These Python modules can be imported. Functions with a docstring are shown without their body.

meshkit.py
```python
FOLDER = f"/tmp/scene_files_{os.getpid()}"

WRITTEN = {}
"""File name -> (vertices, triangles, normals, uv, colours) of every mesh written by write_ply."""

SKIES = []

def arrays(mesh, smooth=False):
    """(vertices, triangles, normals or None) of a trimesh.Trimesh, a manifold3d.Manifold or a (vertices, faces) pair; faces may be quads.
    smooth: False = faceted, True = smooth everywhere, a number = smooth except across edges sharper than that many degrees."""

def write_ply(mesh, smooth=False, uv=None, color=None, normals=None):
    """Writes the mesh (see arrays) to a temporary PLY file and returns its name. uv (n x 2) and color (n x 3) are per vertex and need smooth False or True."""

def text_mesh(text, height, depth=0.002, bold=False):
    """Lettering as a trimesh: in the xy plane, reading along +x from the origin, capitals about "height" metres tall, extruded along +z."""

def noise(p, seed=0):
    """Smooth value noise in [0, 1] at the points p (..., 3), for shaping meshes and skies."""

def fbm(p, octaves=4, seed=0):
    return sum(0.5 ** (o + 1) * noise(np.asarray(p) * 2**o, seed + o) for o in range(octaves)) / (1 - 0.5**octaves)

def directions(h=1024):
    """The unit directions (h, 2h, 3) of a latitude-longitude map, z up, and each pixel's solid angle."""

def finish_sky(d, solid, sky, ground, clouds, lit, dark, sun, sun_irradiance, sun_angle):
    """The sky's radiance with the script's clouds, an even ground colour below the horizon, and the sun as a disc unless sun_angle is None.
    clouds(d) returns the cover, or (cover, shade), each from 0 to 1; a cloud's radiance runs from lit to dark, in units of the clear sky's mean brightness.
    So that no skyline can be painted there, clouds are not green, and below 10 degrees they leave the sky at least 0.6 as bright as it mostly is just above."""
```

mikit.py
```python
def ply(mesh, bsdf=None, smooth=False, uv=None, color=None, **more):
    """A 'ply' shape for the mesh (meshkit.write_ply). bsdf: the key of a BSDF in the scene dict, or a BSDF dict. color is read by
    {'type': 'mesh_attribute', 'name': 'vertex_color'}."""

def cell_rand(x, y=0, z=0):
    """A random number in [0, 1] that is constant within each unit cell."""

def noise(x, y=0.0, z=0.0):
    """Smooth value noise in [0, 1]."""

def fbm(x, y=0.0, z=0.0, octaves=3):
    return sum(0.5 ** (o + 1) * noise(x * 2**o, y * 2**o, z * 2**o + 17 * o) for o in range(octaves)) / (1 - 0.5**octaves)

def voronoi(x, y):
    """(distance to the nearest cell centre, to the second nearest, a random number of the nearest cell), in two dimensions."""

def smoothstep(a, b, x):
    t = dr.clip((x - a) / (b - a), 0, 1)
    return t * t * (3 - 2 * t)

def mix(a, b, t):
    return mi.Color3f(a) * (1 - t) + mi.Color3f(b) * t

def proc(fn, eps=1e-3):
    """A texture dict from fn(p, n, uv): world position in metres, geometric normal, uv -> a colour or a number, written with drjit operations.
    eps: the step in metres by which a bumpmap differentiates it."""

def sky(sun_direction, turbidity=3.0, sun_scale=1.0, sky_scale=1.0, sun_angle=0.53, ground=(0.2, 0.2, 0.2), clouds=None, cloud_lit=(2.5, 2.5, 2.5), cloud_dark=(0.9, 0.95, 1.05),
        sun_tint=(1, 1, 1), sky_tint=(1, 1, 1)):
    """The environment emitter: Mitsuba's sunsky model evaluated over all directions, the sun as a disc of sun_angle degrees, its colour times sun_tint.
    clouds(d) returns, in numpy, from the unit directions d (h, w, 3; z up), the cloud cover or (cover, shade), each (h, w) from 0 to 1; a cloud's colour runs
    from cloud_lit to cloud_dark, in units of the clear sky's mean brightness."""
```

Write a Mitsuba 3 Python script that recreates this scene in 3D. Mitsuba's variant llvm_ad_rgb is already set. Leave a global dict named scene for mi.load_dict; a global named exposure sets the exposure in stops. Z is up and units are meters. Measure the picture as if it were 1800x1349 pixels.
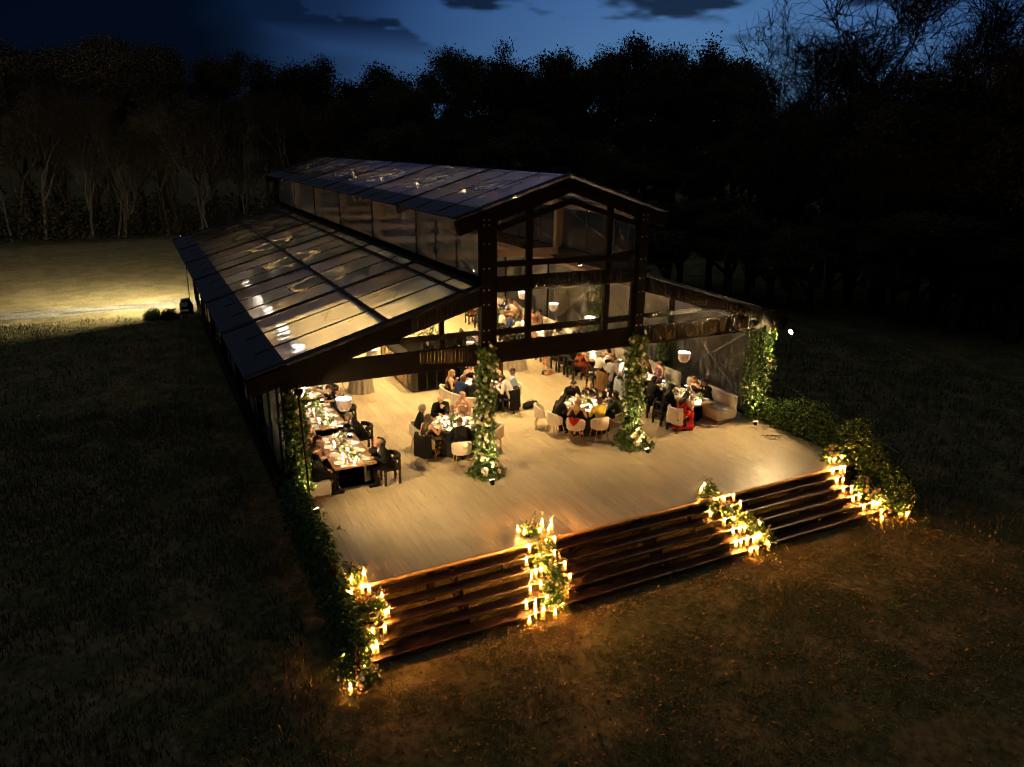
import math, random
import numpy as np
import trimesh
import manifold3d as m3
import mitsuba as mi
import drjit as dr
import mikit, meshkit
from mikit import proc, fbm, noise, smoothstep, mix

T = mi.ScalarTransform4f
scene, labels = {}, {}
rng = np.random.default_rng(7)
random.seed(7)

# ------------------------------------------------------------------ camera, sky, exposure
exposure = 7.0
K = 1.0 / 128.0          # radiance of picture white
CAM = np.array([-2.608, -16.431, 8.275])
YAW, PITCH, ROLL = 0.47154, 0.31026, 0.01445
FW = np.array([math.sin(YAW) * math.cos(PITCH), math.cos(YAW) * math.cos(PITCH), -math.sin(PITCH)])
RT = np.cross(FW, [0, 0, 1]); RT /= np.linalg.norm(RT)
UP = np.cross(RT, FW)
UP = -RT * math.sin(ROLL) + UP * math.cos(ROLL)
scene['camera'] = {'type': 'perspective', 'fov': 2 * math.degrees(math.atan(900 / 1291.3)), 'fov_axis': 'x', 'near_clip': 0.1, 'far_clip': 3000.0,
                   'to_world': T().look_at(origin=CAM.tolist(), target=(CAM + FW).tolist(), up=UP.tolist())}


def sky_clouds(d):
    az = np.degrees(np.arctan2(d[..., 0], d[..., 1]))
    el = np.degrees(np.arcsin(np.clip(d[..., 2], -1, 1)))
    da = (az - 38 + 180) % 360 - 180
    q = np.stack([az / 9.0, el / 2.4, az * 0], -1)
    n = meshkit.fbm(q, 5, 3)
    n2 = meshkit.fbm(np.stack([az / 22.0, el / 9.0, az * 0 + 5], -1), 4, 11)
    bank = 1 / (1 + np.exp(-((np.abs(da - 2) - 27 + 30 * (n2 - .5) + 0.4 * (el - 5)) / 3.5)))     # overcast away from the afterglow
    small = np.clip((n - 0.55) / 0.06, 0, 1) * np.clip((el - 5.0) / 3, 0, 1)
    high = np.clip((el - 20) / 14, 0, 1)                     # pale overcast added above the view to raise the ambient light
    cover = np.maximum(np.maximum(bank, small * .85), high)
    return np.clip(cover, 0, 0.97), 1 - high * (.75 + .25 * n2)


a0 = math.radians(40)
scene['sky'] = {'sampling_weight': 12.0, **mikit.sky([math.sin(a0) * .985, math.cos(a0) * .985, .174], turbidity=3, sun_scale=0.0, sky_scale=0.0128, sky_tint=(.075, .235, .95),
                ground=(.05, .05, .05), clouds=sky_clouds, cloud_lit=(2.2, 2.4, 2.6), cloud_dark=(.010, .042, .13))}


def spot(name, pos, target, inten, color, cutoff, beam, weight=10.0):
    scene[name] = {'type': 'spot', 'to_world': T().look_at(origin=list(pos), target=list(target), up=[0.1, 0.05, 1]), 'cutoff_angle': cutoff, 'beam_width': beam,
                   'intensity': {'type': 'rgb', 'value': [inten * K * c for c in color]}, 'sampling_weight': weight}


WARM, CANDLE, AMBER = (1.0, .66, .285), (1.0, .38, .08), (1.0, .66, .265)


# ------------------------------------------------------------------ helpers
def numbered(name):
    if not (name in USED):
        USED[name] = 0
        return name
    USED[name] += 1
    return '%s_%03d' % (name, USED[name])


USED = {}


def thing(name, label=None, cat=None, group=None, kind=None):
    k = numbered(name)
    if label:
        labels[k] = {'label': label}
        if cat: labels[k]['category'] = cat
        if group: labels[k]['group'] = group
        if kind: labels[k]['kind'] = kind
    return k


def put(key, d, bsdf=None, tw=None, kind=None, label=None, emit=None, weight=None):
    e = dict(d)
    if bsdf: e['bsdf'] = {'type': 'ref', 'id': bsdf}
    if tw is not None: e['to_world'] = tw
    if emit is not None:
        e['emitter'] = {'type': 'area', 'radiance': {'type': 'rgb', 'value': [float(c) * K for c in emit]}}
        if weight: e['emitter']['sampling_weight'] = float(weight)
    scene[key] = e
    if kind or label:
        labels.setdefault(key, {})
        if kind: labels[key]['kind'] = kind
        if label: labels[key]['label'] = label
    return key


def part(parent, name, d, bsdf, tw=None, **k):
    return put(numbered(parent + '__' + name), d, bsdf, tw, **k)


def at(x, y, z=0.0, rz=0.0, s=1.0):
    return T().translate([float(x), float(y), float(z)]).rotate([0, 0, 1], math.degrees(rz)).scale([float(s)] * 3)


def unit(v):
    v = np.asarray(v, float)
    return v / (np.linalg.norm(v) + 1e-12)


class MB:
    def __init__(s): s.v, s.f, s.n, s.c = [], [], 0, []

    def add(s, v, f, col=None):
        v, f = np.asarray(v, float), np.asarray(f, int)
        if f.shape[1] == 4: f = np.vstack([f[:, [0, 1, 2]], f[:, [0, 2, 3]]])
        s.v.append(v); s.f.append(f + s.n); s.n += len(v)
        s.c.append(np.tile(col if col is not None else (1, 1, 1), (len(v), 1)) if col is None or np.ndim(col) == 1 else col)
        return s

    def box(s, c, size, rz=0.0):
        x, y, z = np.array(size) / 2.0
        v = np.array([[i * x, j * y, k * z] for i in (-1, 1) for j in (-1, 1) for k in (-1, 1)])
        if rz:
            ca, sa = math.cos(rz), math.sin(rz)
            v = v @ np.array([[ca, sa, 0], [-sa, ca, 0], [0, 0, 1]])
        return s.add(v + np.array(c), BOXF)

    def bar(s, p0, p1, w, h, up=(0, 0, 1)):
        p0, p1 = np.array(p0, float), np.array(p1, float)
        d = unit(p1 - p0)
        if abs(d @ np.array(up)) > .98: up = (0, 1, 0)
        a = unit(np.cross(d, up)); b = np.cross(a, d)
        v = np.array([p + a * i * w / 2 + b * j * h / 2 for p in (p0, p1) for i in (-1, 1) for j in (-1, 1)])
        return s.add(v, np.array([[0, 2, 3, 1], [4, 5, 7, 6], [0, 1, 5, 4], [2, 6, 7, 3], [0, 4, 6, 2], [1, 3, 7, 5]])[:, ::-1])

    def tube(s, pts, rad, sides=6, col=None):
        p = np.asarray(pts, float)
        t = np.gradient(p, axis=0); t /= np.linalg.norm(t, axis=1, keepdims=True) + 1e-12
        a = np.cross(t, np.where(np.abs(t[:, 2:]) < .9, [0, 0, 1.0], [1.0, 0, 0])); a /= np.linalg.norm(a, axis=1, keepdims=True) + 1e-12
        b = np.cross(t, a); an = np.arange(sides) * 2 * np.pi / sides
        r = np.broadcast_to(rad, (len(p),))
        v = p[:, None] + r[:, None, None] * (np.cos(an)[None, :, None] * a[:, None] + np.sin(an)[None, :, None] * b[:, None])
        i, j = np.meshgrid(np.arange(len(p) - 1), np.arange(sides), indexing='ij')
        q = np.stack([i * sides + j, i * sides + (j + 1) % sides, (i + 1) * sides + (j + 1) % sides, (i + 1) * sides + j], -1).reshape(-1, 4)
        v = np.vstack([v.reshape(-1, 3), p[:1], p[-1:]]); m = len(p) * sides
        f = np.vstack([q[:, [0, 1, 2]], q[:, [0, 2, 3]], [[m, (k + 1) % sides, k] for k in range(sides)], [[m + 1, m - sides + k, m - sides + (k + 1) % sides] for k in range(sides)]])
        return s.add(v, f, col)

    def lathe(s, prof, n=20, c=(0, 0, 0), wob=None):
        an = np.arange(n) * 2 * np.pi / n
        prof = np.asarray(prof, float); m = len(prof)
        r = prof[:, :1] * np.ones((1, n))
        if wob is not None: r = r + wob(an[None, :], prof[:, 1:2])
        v = np.stack([r * np.cos(an), r * np.sin(an), np.repeat(prof[:, 1:2], n, 1)], -1).reshape(-1, 3)
        i, j = np.meshgrid(np.arange(m - 1), np.arange(n), indexing='ij')
        q = np.stack([i * n + j, i * n + (j + 1) % n, (i + 1) * n + (j + 1) % n, (i + 1) * n + j], -1).reshape(-1, 4)
        return s.add(v + np.array(c), q)

    def grid(s, P, flip=False, col=None):
        P = np.asarray(P, float); a, b = P.shape[:2]
        i, j = np.meshgrid(np.arange(a - 1), np.arange(b - 1), indexing='ij')
        q = np.stack([i * b + j, (i + 1) * b + j, (i + 1) * b + j + 1, i * b + j + 1], -1).reshape(-1, 4)
        return s.add(P.reshape(-1, 3), q[:, ::-1] if flip else q, col)

    def mesh(s):
        return np.vstack(s.v), np.vstack(s.f)

    def ply(s, smooth=False, color=False, **k):
        return mikit.ply(s.mesh(), None, smooth, color=np.vstack(s.c) if color else None, **k)


BOXF = np.array([[0, 1, 3, 2], [4, 6, 7, 5], [0, 4, 5, 1], [2, 3, 7, 6], [0, 2, 6, 4], [1, 5, 7, 3]])


def rbox(size, r=.02, seg=8):
    """Rounded box about the origin, bottom at z = 0."""
    x, y, z = np.array(size) / 2 - r
    s = m3.Manifold.sphere(r, seg)
    mm = m3.Manifold.batch_hull([s.translate([i * x, j * y, z + r + k * z]) for i in (-1, 1) for j in (-1, 1) for k in (-1, 1)])
    return mikit.ply(mm, None, 35)


def xf(v, f, M4): return v @ M4[:3, :3].T + M4[:3, 3], f


# ------------------------------------------------------------------ materials
def pr(name, col, rough=.6, metallic=0.0, two=False, **k):
    b = {'type': 'principled', 'base_color': col if isinstance(col, dict) else {'type': 'rgb', 'value': list(col)}, 'roughness': rough, 'metallic': metallic, **k}
    scene[name] = {'type': 'twosided', 'bsdf': b} if two else b


def df(name, col):
    scene[name] = {'type': 'twosided', 'bsdf': {'type': 'diffuse', 'reflectance': col if isinstance(col, dict) else {'type': 'rgb', 'value': list(col)}}}


VC = {'type': 'mesh_attribute', 'name': 'vertex_color'}
pr('black_metal', (.0026, .0026, .0026), .55, two=True, specular=.05)
pr('black_fabric', (.008, .008, .009), .6, two=True, specular=.3)
pr('navy_fabric', (.012, .02, .045), .5, two=True)
pr('gathered_black', (.004, .004, .004), .19, two=True, specular=1.0)
pr('steel', (.5, .5, .5), .3, 1.0, two=True)
df('white_fabric', (.62, .58, .50)); df('cream_shade', (.62, .54, .52)); df('linen_grey', (.42, .37, .30))
pr('chair_shell', (.66, .60, .50), .7, two=True)
pr('oak_leg', (.42, .27, .12), .45); pr('black_wood', (.012, .011, .010), .4, two=True)
pr('porcelain', (.75, .74, .72), .2)
pr('black_cloth', (.012, .012, .016), .7, two=True)
pr('napkin_cloth', (.20, .18, .16), .8, two=True)
scene['glass'] = {'type': 'thindielectric', 'int_ior': 1.5}
scene['clear_vinyl'] = {'type': 'dielectric', 'int_ior': 1.5, 'specular_transmittance': {'type': 'rgb', 'value': [.97, .95, .94]}}
scene['vinyl'] = {'type': 'thindielectric', 'int_ior': 1.45}
scene['roof_vinyl'] = {'type': 'dielectric', 'int_ior': 1.5, 'specular_transmittance': {'type': 'rgb', 'value': [.88, .94, 1.0]}}


def film_fn(lo, hi, fx, fz):
    def fn(p, n, uv):
        a = fbm((p.x + p.y) * fx, p.z * fz, 3, 3); b = fbm((p.x + p.y) * .9, p.z * .8, 8, 2)
        return lo + (hi - lo) * smoothstep(.42, .72, a) * smoothstep(.30, .62, b)
    return fn


scene['mist'] = {'type': 'principledthin', 'base_color': {'type': 'rgb', 'value': [.70, .68, .68]}, 'roughness': .35, 'diff_trans': 1.0, 'spec_trans': 0.0}  # for hazy sheets added behind the vinyl to give it a milky glow
scene['mist_cool'] = {'type': 'principledthin', 'base_color': {'type': 'rgb', 'value': [.50, .60, .76]}, 'roughness': .35, 'diff_trans': 1.0, 'spec_trans': 0.0}
scene['mist_film'] = {'type': 'mask', 'opacity': proc(film_fn(.05, .18, 9.0, 3.0)), 'nested': {'type': 'ref', 'id': 'mist_cool'}}
def roof_film(p, n, uv):
    a = fbm(p.x * 6.0, p.y * .9, 2, 3); b = fbm(p.x * .8, p.y * .8, 5, 2)
    return .09 + .23 * smoothstep(.40, .66, a) * smoothstep(.30, .60, b)


scene['mist_lower'] = {'type': 'mask', 'opacity': proc(roof_film), 'nested': {'type': 'ref', 'id': 'mist_cool'}}
scene['mist_wall'] = {'type': 'mask', 'opacity': .22, 'nested': {'type': 'ref', 'id': 'mist'}}
scene['mist_roof'] = {'type': 'mask', 'opacity': .32, 'nested': {'type': 'ref', 'id': 'mist'}}
scene['mist_faint'] = {'type': 'mask', 'opacity': proc(film_fn(.002, .075, 22.0, 9.0)), 'nested': {'type': 'ref', 'id': 'mist'}}
scene['mist_streaks'] = {'type': 'mask', 'opacity': proc(film_fn(.015, .50, 18.0, 2.6)), 'nested': {'type': 'ref', 'id': 'mist'}}  # streaks painted in to imitate glints on the crumpled vinyl
pr('frame_brown', (.13, .085, .06), .6, two=True)
scene['wax'] = {'type': 'principledthin', 'base_color': {'type': 'rgb', 'value': [.36, .27, .15]}, 'roughness': .6, 'diff_trans': .8}; df('flame_off', (.9, .8, .6))
df('leaf', VC); df('petal', VC); df('bark', (.055, .045, .036)); df('bark_pale', (.12, .105, .09)); df('tree_leaf', VC); df('blade', VC)
df('crystal_white', (.8, .78, .75))  # opaque white painted in place of the highlight on glass rims
for nm, c in {'skin_light': (.52, .30, .20), 'skin_tan': (.40, .21, .13), 'skin_deep': (.22, .11, .065)}.items(): pr(nm, c, .5)
for nm, c in {'hair_black': (.012, .010, .009), 'hair_brown': (.06, .032, .016), 'hair_blond': (.34, .21, .085), 'hair_grey': (.24, .22, .20)}.items(): pr(nm, c, .5, two=True)
CLOTH = {'cloth_black': (.006, .006, .007), 'cloth_navy': (.015, .028, .085), 'cloth_white': (.62, .60, .57), 'cloth_blue': (.34, .42, .52), 'cloth_grey': (.30, .28, .29), 'cloth_yellow': (.50, .40, .06),
         'cloth_red': (.50, .03, .02), 'cloth_rust': (.33, .07, .02), 'cloth_brown': (.18, .095, .04), 'cloth_tan': (.42, .27, .17), 'cloth_plum': (.10, .05, .08), 'cloth_green': (.03, .045, .035), 'cloth_charcoal': (.020, .019, .020)}
for nm, c in CLOTH.items(): pr(nm, c, .85, two=True, specular=.2)


def floral_fn(base, spotc, spot2, freq):
    def fn(p, n, uv):
        f = fbm(p.x * freq, p.y * freq, p.z * freq, 2); g = noise(p.x * freq * 1.7 + 9, p.y * freq * 1.7, p.z * freq * 1.7)
        c = mix(base, spotc, smoothstep(.55, .62, f))
        return mix(c, spot2, smoothstep(.70, .75, g))
    return fn


df('cloth_floral', proc(floral_fn((.62, .52, .40), (.55, .10, .04), (.10, .08, .04), 9.0)))
df('cloth_pattern', proc(floral_fn((.015, .015, .015), (.30, .24, .14), (.15, .12, .05), 16.0)))


def plank_fn(base):
    def fn(p, n, uv):
        g = fbm(p.x * 75, p.y * 3.0, p.z * 3, 3); h = noise(p.x * 5, p.y * 1.5)
        w = fbm(p.x * .7, p.y * .7, 0, 3)
        return mix(base, [c * .84 for c in base], smoothstep(.3, .75, g)) * (.94 + .12 * h) * (.88 + .24 * w)
    return fn


pr('floor_plank', proc(plank_fn((.46, .375, .25))), .42)
pr('floor_plank_pale', proc(plank_fn((.475, .39, .26))), .42)
pr('floor_plank_dark', proc(plank_fn((.445, .362, .24))), .42)


def stain_fn(p, n, uv):
    g = fbm(p.x * 3, p.y * 40, p.z * 40, 3)
    return mix((.034, .016, .009), (.017, .009, .006), smoothstep(.3, .7, g))


pr('stair_wood', proc(stain_fn), .55, specular=.3)
def table_fn(p, n, uv):
    g = fbm(p.x * 45, p.y * 3, p.z * 3, 3)
    return mix((.36, .21, .10), (.22, .12, .055), smoothstep(.3, .7, g))


pr('table_wood', proc(table_fn), .35)


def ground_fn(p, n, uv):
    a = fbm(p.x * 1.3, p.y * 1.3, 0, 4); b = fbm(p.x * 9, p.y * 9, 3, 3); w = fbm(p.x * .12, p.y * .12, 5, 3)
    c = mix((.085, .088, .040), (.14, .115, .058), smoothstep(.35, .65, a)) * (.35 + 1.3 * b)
    far = smoothstep(24, 31, p.y + .1 * p.x) * (1 - smoothstep(66, 72, p.y - p.x * .35 + 6 * w)) * (1 - smoothstep(8, 14, p.x))  # lawn painted paler where the work light floods it
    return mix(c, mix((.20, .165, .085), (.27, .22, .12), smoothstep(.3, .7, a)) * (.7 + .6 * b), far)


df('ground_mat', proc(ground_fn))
def gravel_fn(p, n, uv):
    b = fbm(p.x * 14, p.y * 14, 3, 2); a = fbm(p.x * .8, p.y * 2.5, 1, 3)
    return mix((.22, .21, .19), (.12, .115, .10), smoothstep(.35, .65, a)) * (.6 + .8 * b)


df('gravel_mat', proc(gravel_fn))


# ------------------------------------------------------------------ ground
def gz(x, y):
    x, y = np.asarray(x, float), np.asarray(y, float)
    s = np.clip((y + 2) / 34.0, 0, 1); s = s * s * (3 - 2 * s)
    r = np.hypot(x - 5, y - 5)
    return -.95 + .15 * s + .05 * np.maximum(r - 95, 0) * (np.maximum(r - 95, 0) / (40 + np.maximum(r - 95, 0)))


rad = np.concatenate([[0.01], np.linspace(1, 30, 30), 30 * 1.13 ** np.arange(1, 30)])
ang = np.linspace(0, 2 * np.pi, 97)
R_, A_ = np.meshgrid(rad, ang, indexing='ij')
X_, Y_ = 6 + R_ * np.cos(A_), 2 + R_ * np.sin(A_)
m = MB().grid(np.stack([X_, Y_, gz(X_, Y_)], -1))
labels['ground'] = {'kind': 'structure', 'label': 'dark autumn grass ground around the lit event pavilion'}
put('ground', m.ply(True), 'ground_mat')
xs = np.linspace(-40, 8, 60); cy = 30.8 + .035 * (xs + 10) + .25 * np.sin(xs * .23); hw = 1.2 + .25 * np.sin(xs * .41)
P = np.stack([np.stack([xs, cy + k * hw, gz(xs, cy + k * hw) + .012], -1) for k in (-1, -.3, .3, 1)], 0)
labels['gravel_path'] = {'kind': 'structure', 'label': 'pale gravel path crossing the lawn behind the pavilion'}
put('gravel_path', MB().grid(P, True).ply(True), 'gravel_mat')


def blades(n, xr, yr, h, w, cols, keep=None, lean=.5, seed=1):
    g = np.random.default_rng(seed)
    x, y = g.uniform(*xr, n), g.uniform(*yr, n)
    cl = meshkit.fbm(np.stack([x * 1.1, y * 1.1, x * 0], -1), 3, seed)
    ok = cl + g.uniform(-.25, .25, n) > .38
    if keep is not None: ok &= keep(x, y)
    x, y, cl = x[ok], y[ok], cl[ok]; n = len(x)
    hh = h * g.uniform(.4, 1.25, n) * (.5 + cl); a = g.uniform(0, 2 * np.pi, n); l = g.uniform(0, lean, n) * hh * 1.6
    b = np.stack([x, y, gz(x, y) - .01], -1); s = np.stack([np.cos(a), np.sin(a), 0 * a], -1) * (w * g.uniform(.6, 1.4, n))[:, None]
    a2 = a + np.pi / 2 + g.uniform(-.6, .6, n); dv = np.stack([np.cos(a2), np.sin(a2), 0 * a], -1)
    mid = b + dv * (l * .35)[:, None] + np.array([0, 0, 1]) * (hh * .6)[:, None]
    tip = b + dv * l[:, None] + np.array([0, 0, 1]) * (hh * np.clip(1.05 - l / hh * .5, .4, 1))[:, None]
    V = np.stack([b - s, b + s, mid - s * .7, mid + s * .7, tip], 1).reshape(-1, 3)
    k = np.arange(n)[:, None] * 5
    F = np.vstack([k + [0, 1, 3], k + [0, 3, 2], k + [2, 3, 4]])
    c = np.array(cols)[g.integers(0, len(cols), n)] * g.uniform(.6, 1.3, n)[:, None]
    return V, F, np.repeat(c, 5, 0)


GC = [(.11, .13, .04), (.14, .15, .05), (.18, .16, .06), (.21, .17, .075), (.09, .115, .035), (.15, .12, .05)]
outside = lambda x, y: ~((x > -.15) & (x < 14.9) & (y > -5.1) & (y < 27.6))
gm = MB()
for args in [(130000, (-3, 18), (-10.5, -4.2), .058, .008, GC, outside, .95, 1), (30000, (-9, 22), (-14, -10), .08, .009, GC, outside, .8, 2), (20000, (0, 14.6), (-5.2, 0), .08, .006, GC, None, .7, 6)]:
    gm.add(*blades(*args))
labels['grass'] = {'kind': 'stuff', 'label': 'trodden autumn grass in front of the steps lit by candles', 'category': 'grass'}
put('grass', gm.ply(False, True), 'blade')
gw = MB()
WC = [(.075, .075, .045), (.10, .092, .055), (.12, .10, .06), (.085, .07, .045)]
gw.add(*blades(42000, (-11, -.35), (-9, 12), .20, .013, WC, lambda x, y: x < -.4 - .06 * np.abs(y), .5, 3))
gw.add(*blades(16000, (-16, -.5), (8, 28), .20, .014, WC, None, .5, 4))
gw.add(*blades(14000, (15.6, 30), (-8, 10), .25, .014, WC, None, .5, 5))
labels['weeds'] = {'kind': 'stuff', 'label': 'tall dark meadow weeds beside the left wall of the pavilion', 'category': 'weeds'}
put('weeds', gw.ply(False, True), 'blade')
g = np.random.default_rng(9); n = 2600
lx, ly = g.uniform(-3, 18, n), g.uniform(-10, -4.9, n); ok = outside(lx, ly); lx, ly = lx[ok], ly[ok]; n = len(lx)
c0 = np.stack([lx, ly, gz(lx, ly) + g.uniform(.02, .06, n)], -1); u = g.normal(size=(n, 3)) * [1, 1, .35]; u /= np.linalg.norm(u, axis=1, keepdims=True)
v = np.cross(u, g.normal(size=(n, 3)) * .35 + [0, 0, 1]); v /= np.linalg.norm(v, axis=1, keepdims=True); s = g.uniform(.025, .06, n)[:, None]
V = np.stack([c0 - u * s, c0 + v * s * .55, c0 + u * s, c0 - v * s * .55], 1).reshape(-1, 3)
col = np.array([(.17, .085, .04), (.13, .07, .035), (.20, .13, .06), (.10, .06, .035)])[g.integers(0, 4, n)]
labels['fallen_leaves'] = {'kind': 'stuff', 'label': 'brown fallen leaves scattered in the grass before the steps', 'category': 'leaves'}
put('fallen_leaves', MB().add(V, np.arange(n * 4).reshape(-1, 4), np.repeat(col, 4, 0)).ply(False, True), 'leaf')

# ------------------------------------------------------------------ the tent
XA, XB, XC, XD, L, BAY = 0.0, 4.89, 9.78, 14.67, 27.24, 4.54
XM = 7.335
SL = .2924; zw = lambda d: 5.01 - SL * d              # wing roof, d = distance from the B or C line outwards
SU = .3177; zu = lambda d: 7.665 - SU * d             # upper roof, d = distance from the ridge
mir = lambda x: XD - x
tent = thing('pavilion_tent', 'large black framed clear vinyl pavilion tent with raised centre roof on a timber deck', 'tent')
YS = [BAY * i for i in range(7)]
# posts
for i, y in enumerate(YS):
    for x in (XA, XD):
        part(tent, 'post', MB().box((x, y, (zw(4.89) - .45) / 2), (.2, .2, zw(4.89) - .45)).ply(), 'black_metal')
    for x, s in ((XB, 1), (XC, -1)):
        if i in (0, 6):
            part(tent, 'post', MB().box((x + s * .09, y, 6.72 / 2), (.28, .2, 6.72)).ply(), 'black_metal')
        else:
            part(tent, 'post', MB().box((x + s * .09, y, 5.86), (.24, .2, 1.72)).ply(), 'frame_brown')
    fr = i in (0, 6)
    w, h = (.16, .40) if fr else (.09, .22)
    for s, f in ((1, lambda x: x), (-1, mir)):
        zo = .06 + h / 2
        part(tent, 'rafter', MB().bar((f(-.80), y, zw(5.69) - zo), (f(4.86), y, zw(.03) - zo), w, h).ply(), 'black_metal' if fr else 'frame_brown')
        part(tent, 'upper_rafter', MB().bar((f(4.24), y, zu(3.095) - zo), (f(XM), y, zu(0) - zo), w, h * .85).ply(), 'black_metal' if fr else 'frame_brown')
    if not fr:
        part(tent, 'tie_beam', MB().bar((XB, y, 5.1), (XC, y, 5.1), .12, .22).ply(), 'frame_brown')
# longitudinal beams
for s, f in ((1, lambda x: x), (-1, mir)):
    part(tent, 'eave_beam', MB().bar((f(0), .1, 3.30), (f(0), L, 3.30), .16, .3).ply(), 'frame_brown')
    part(tent, 'valley_beam', MB().bar((f(XB + .02), .1, 5.06), (f(XB + .02), L, 5.06), .2, .34).ply(), 'black_metal')
    part(tent, 'upper_eave_beam', MB().bar((f(XB), .1, 6.60), (f(XB), L, 6.60), .14, .22).ply(), 'frame_brown')
    part(tent, 'purlin', MB().bar((f(2.5), .1, zw(2.39) - .10), (f(2.5), L, zw(2.39) - .10), .07, .12).ply(), 'black_metal')
    part(tent, 'purlin', MB().bar((f(4.42), .1, zw(.47) - .09), (f(4.42), L, zw(.47) - .09), .08, .10).ply(), 'black_metal')
part(tent, 'ridge_beam', MB().bar((XM, .1, 7.50), (XM, L, 7.50), .14, .2).ply(), 'frame_brown')


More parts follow.
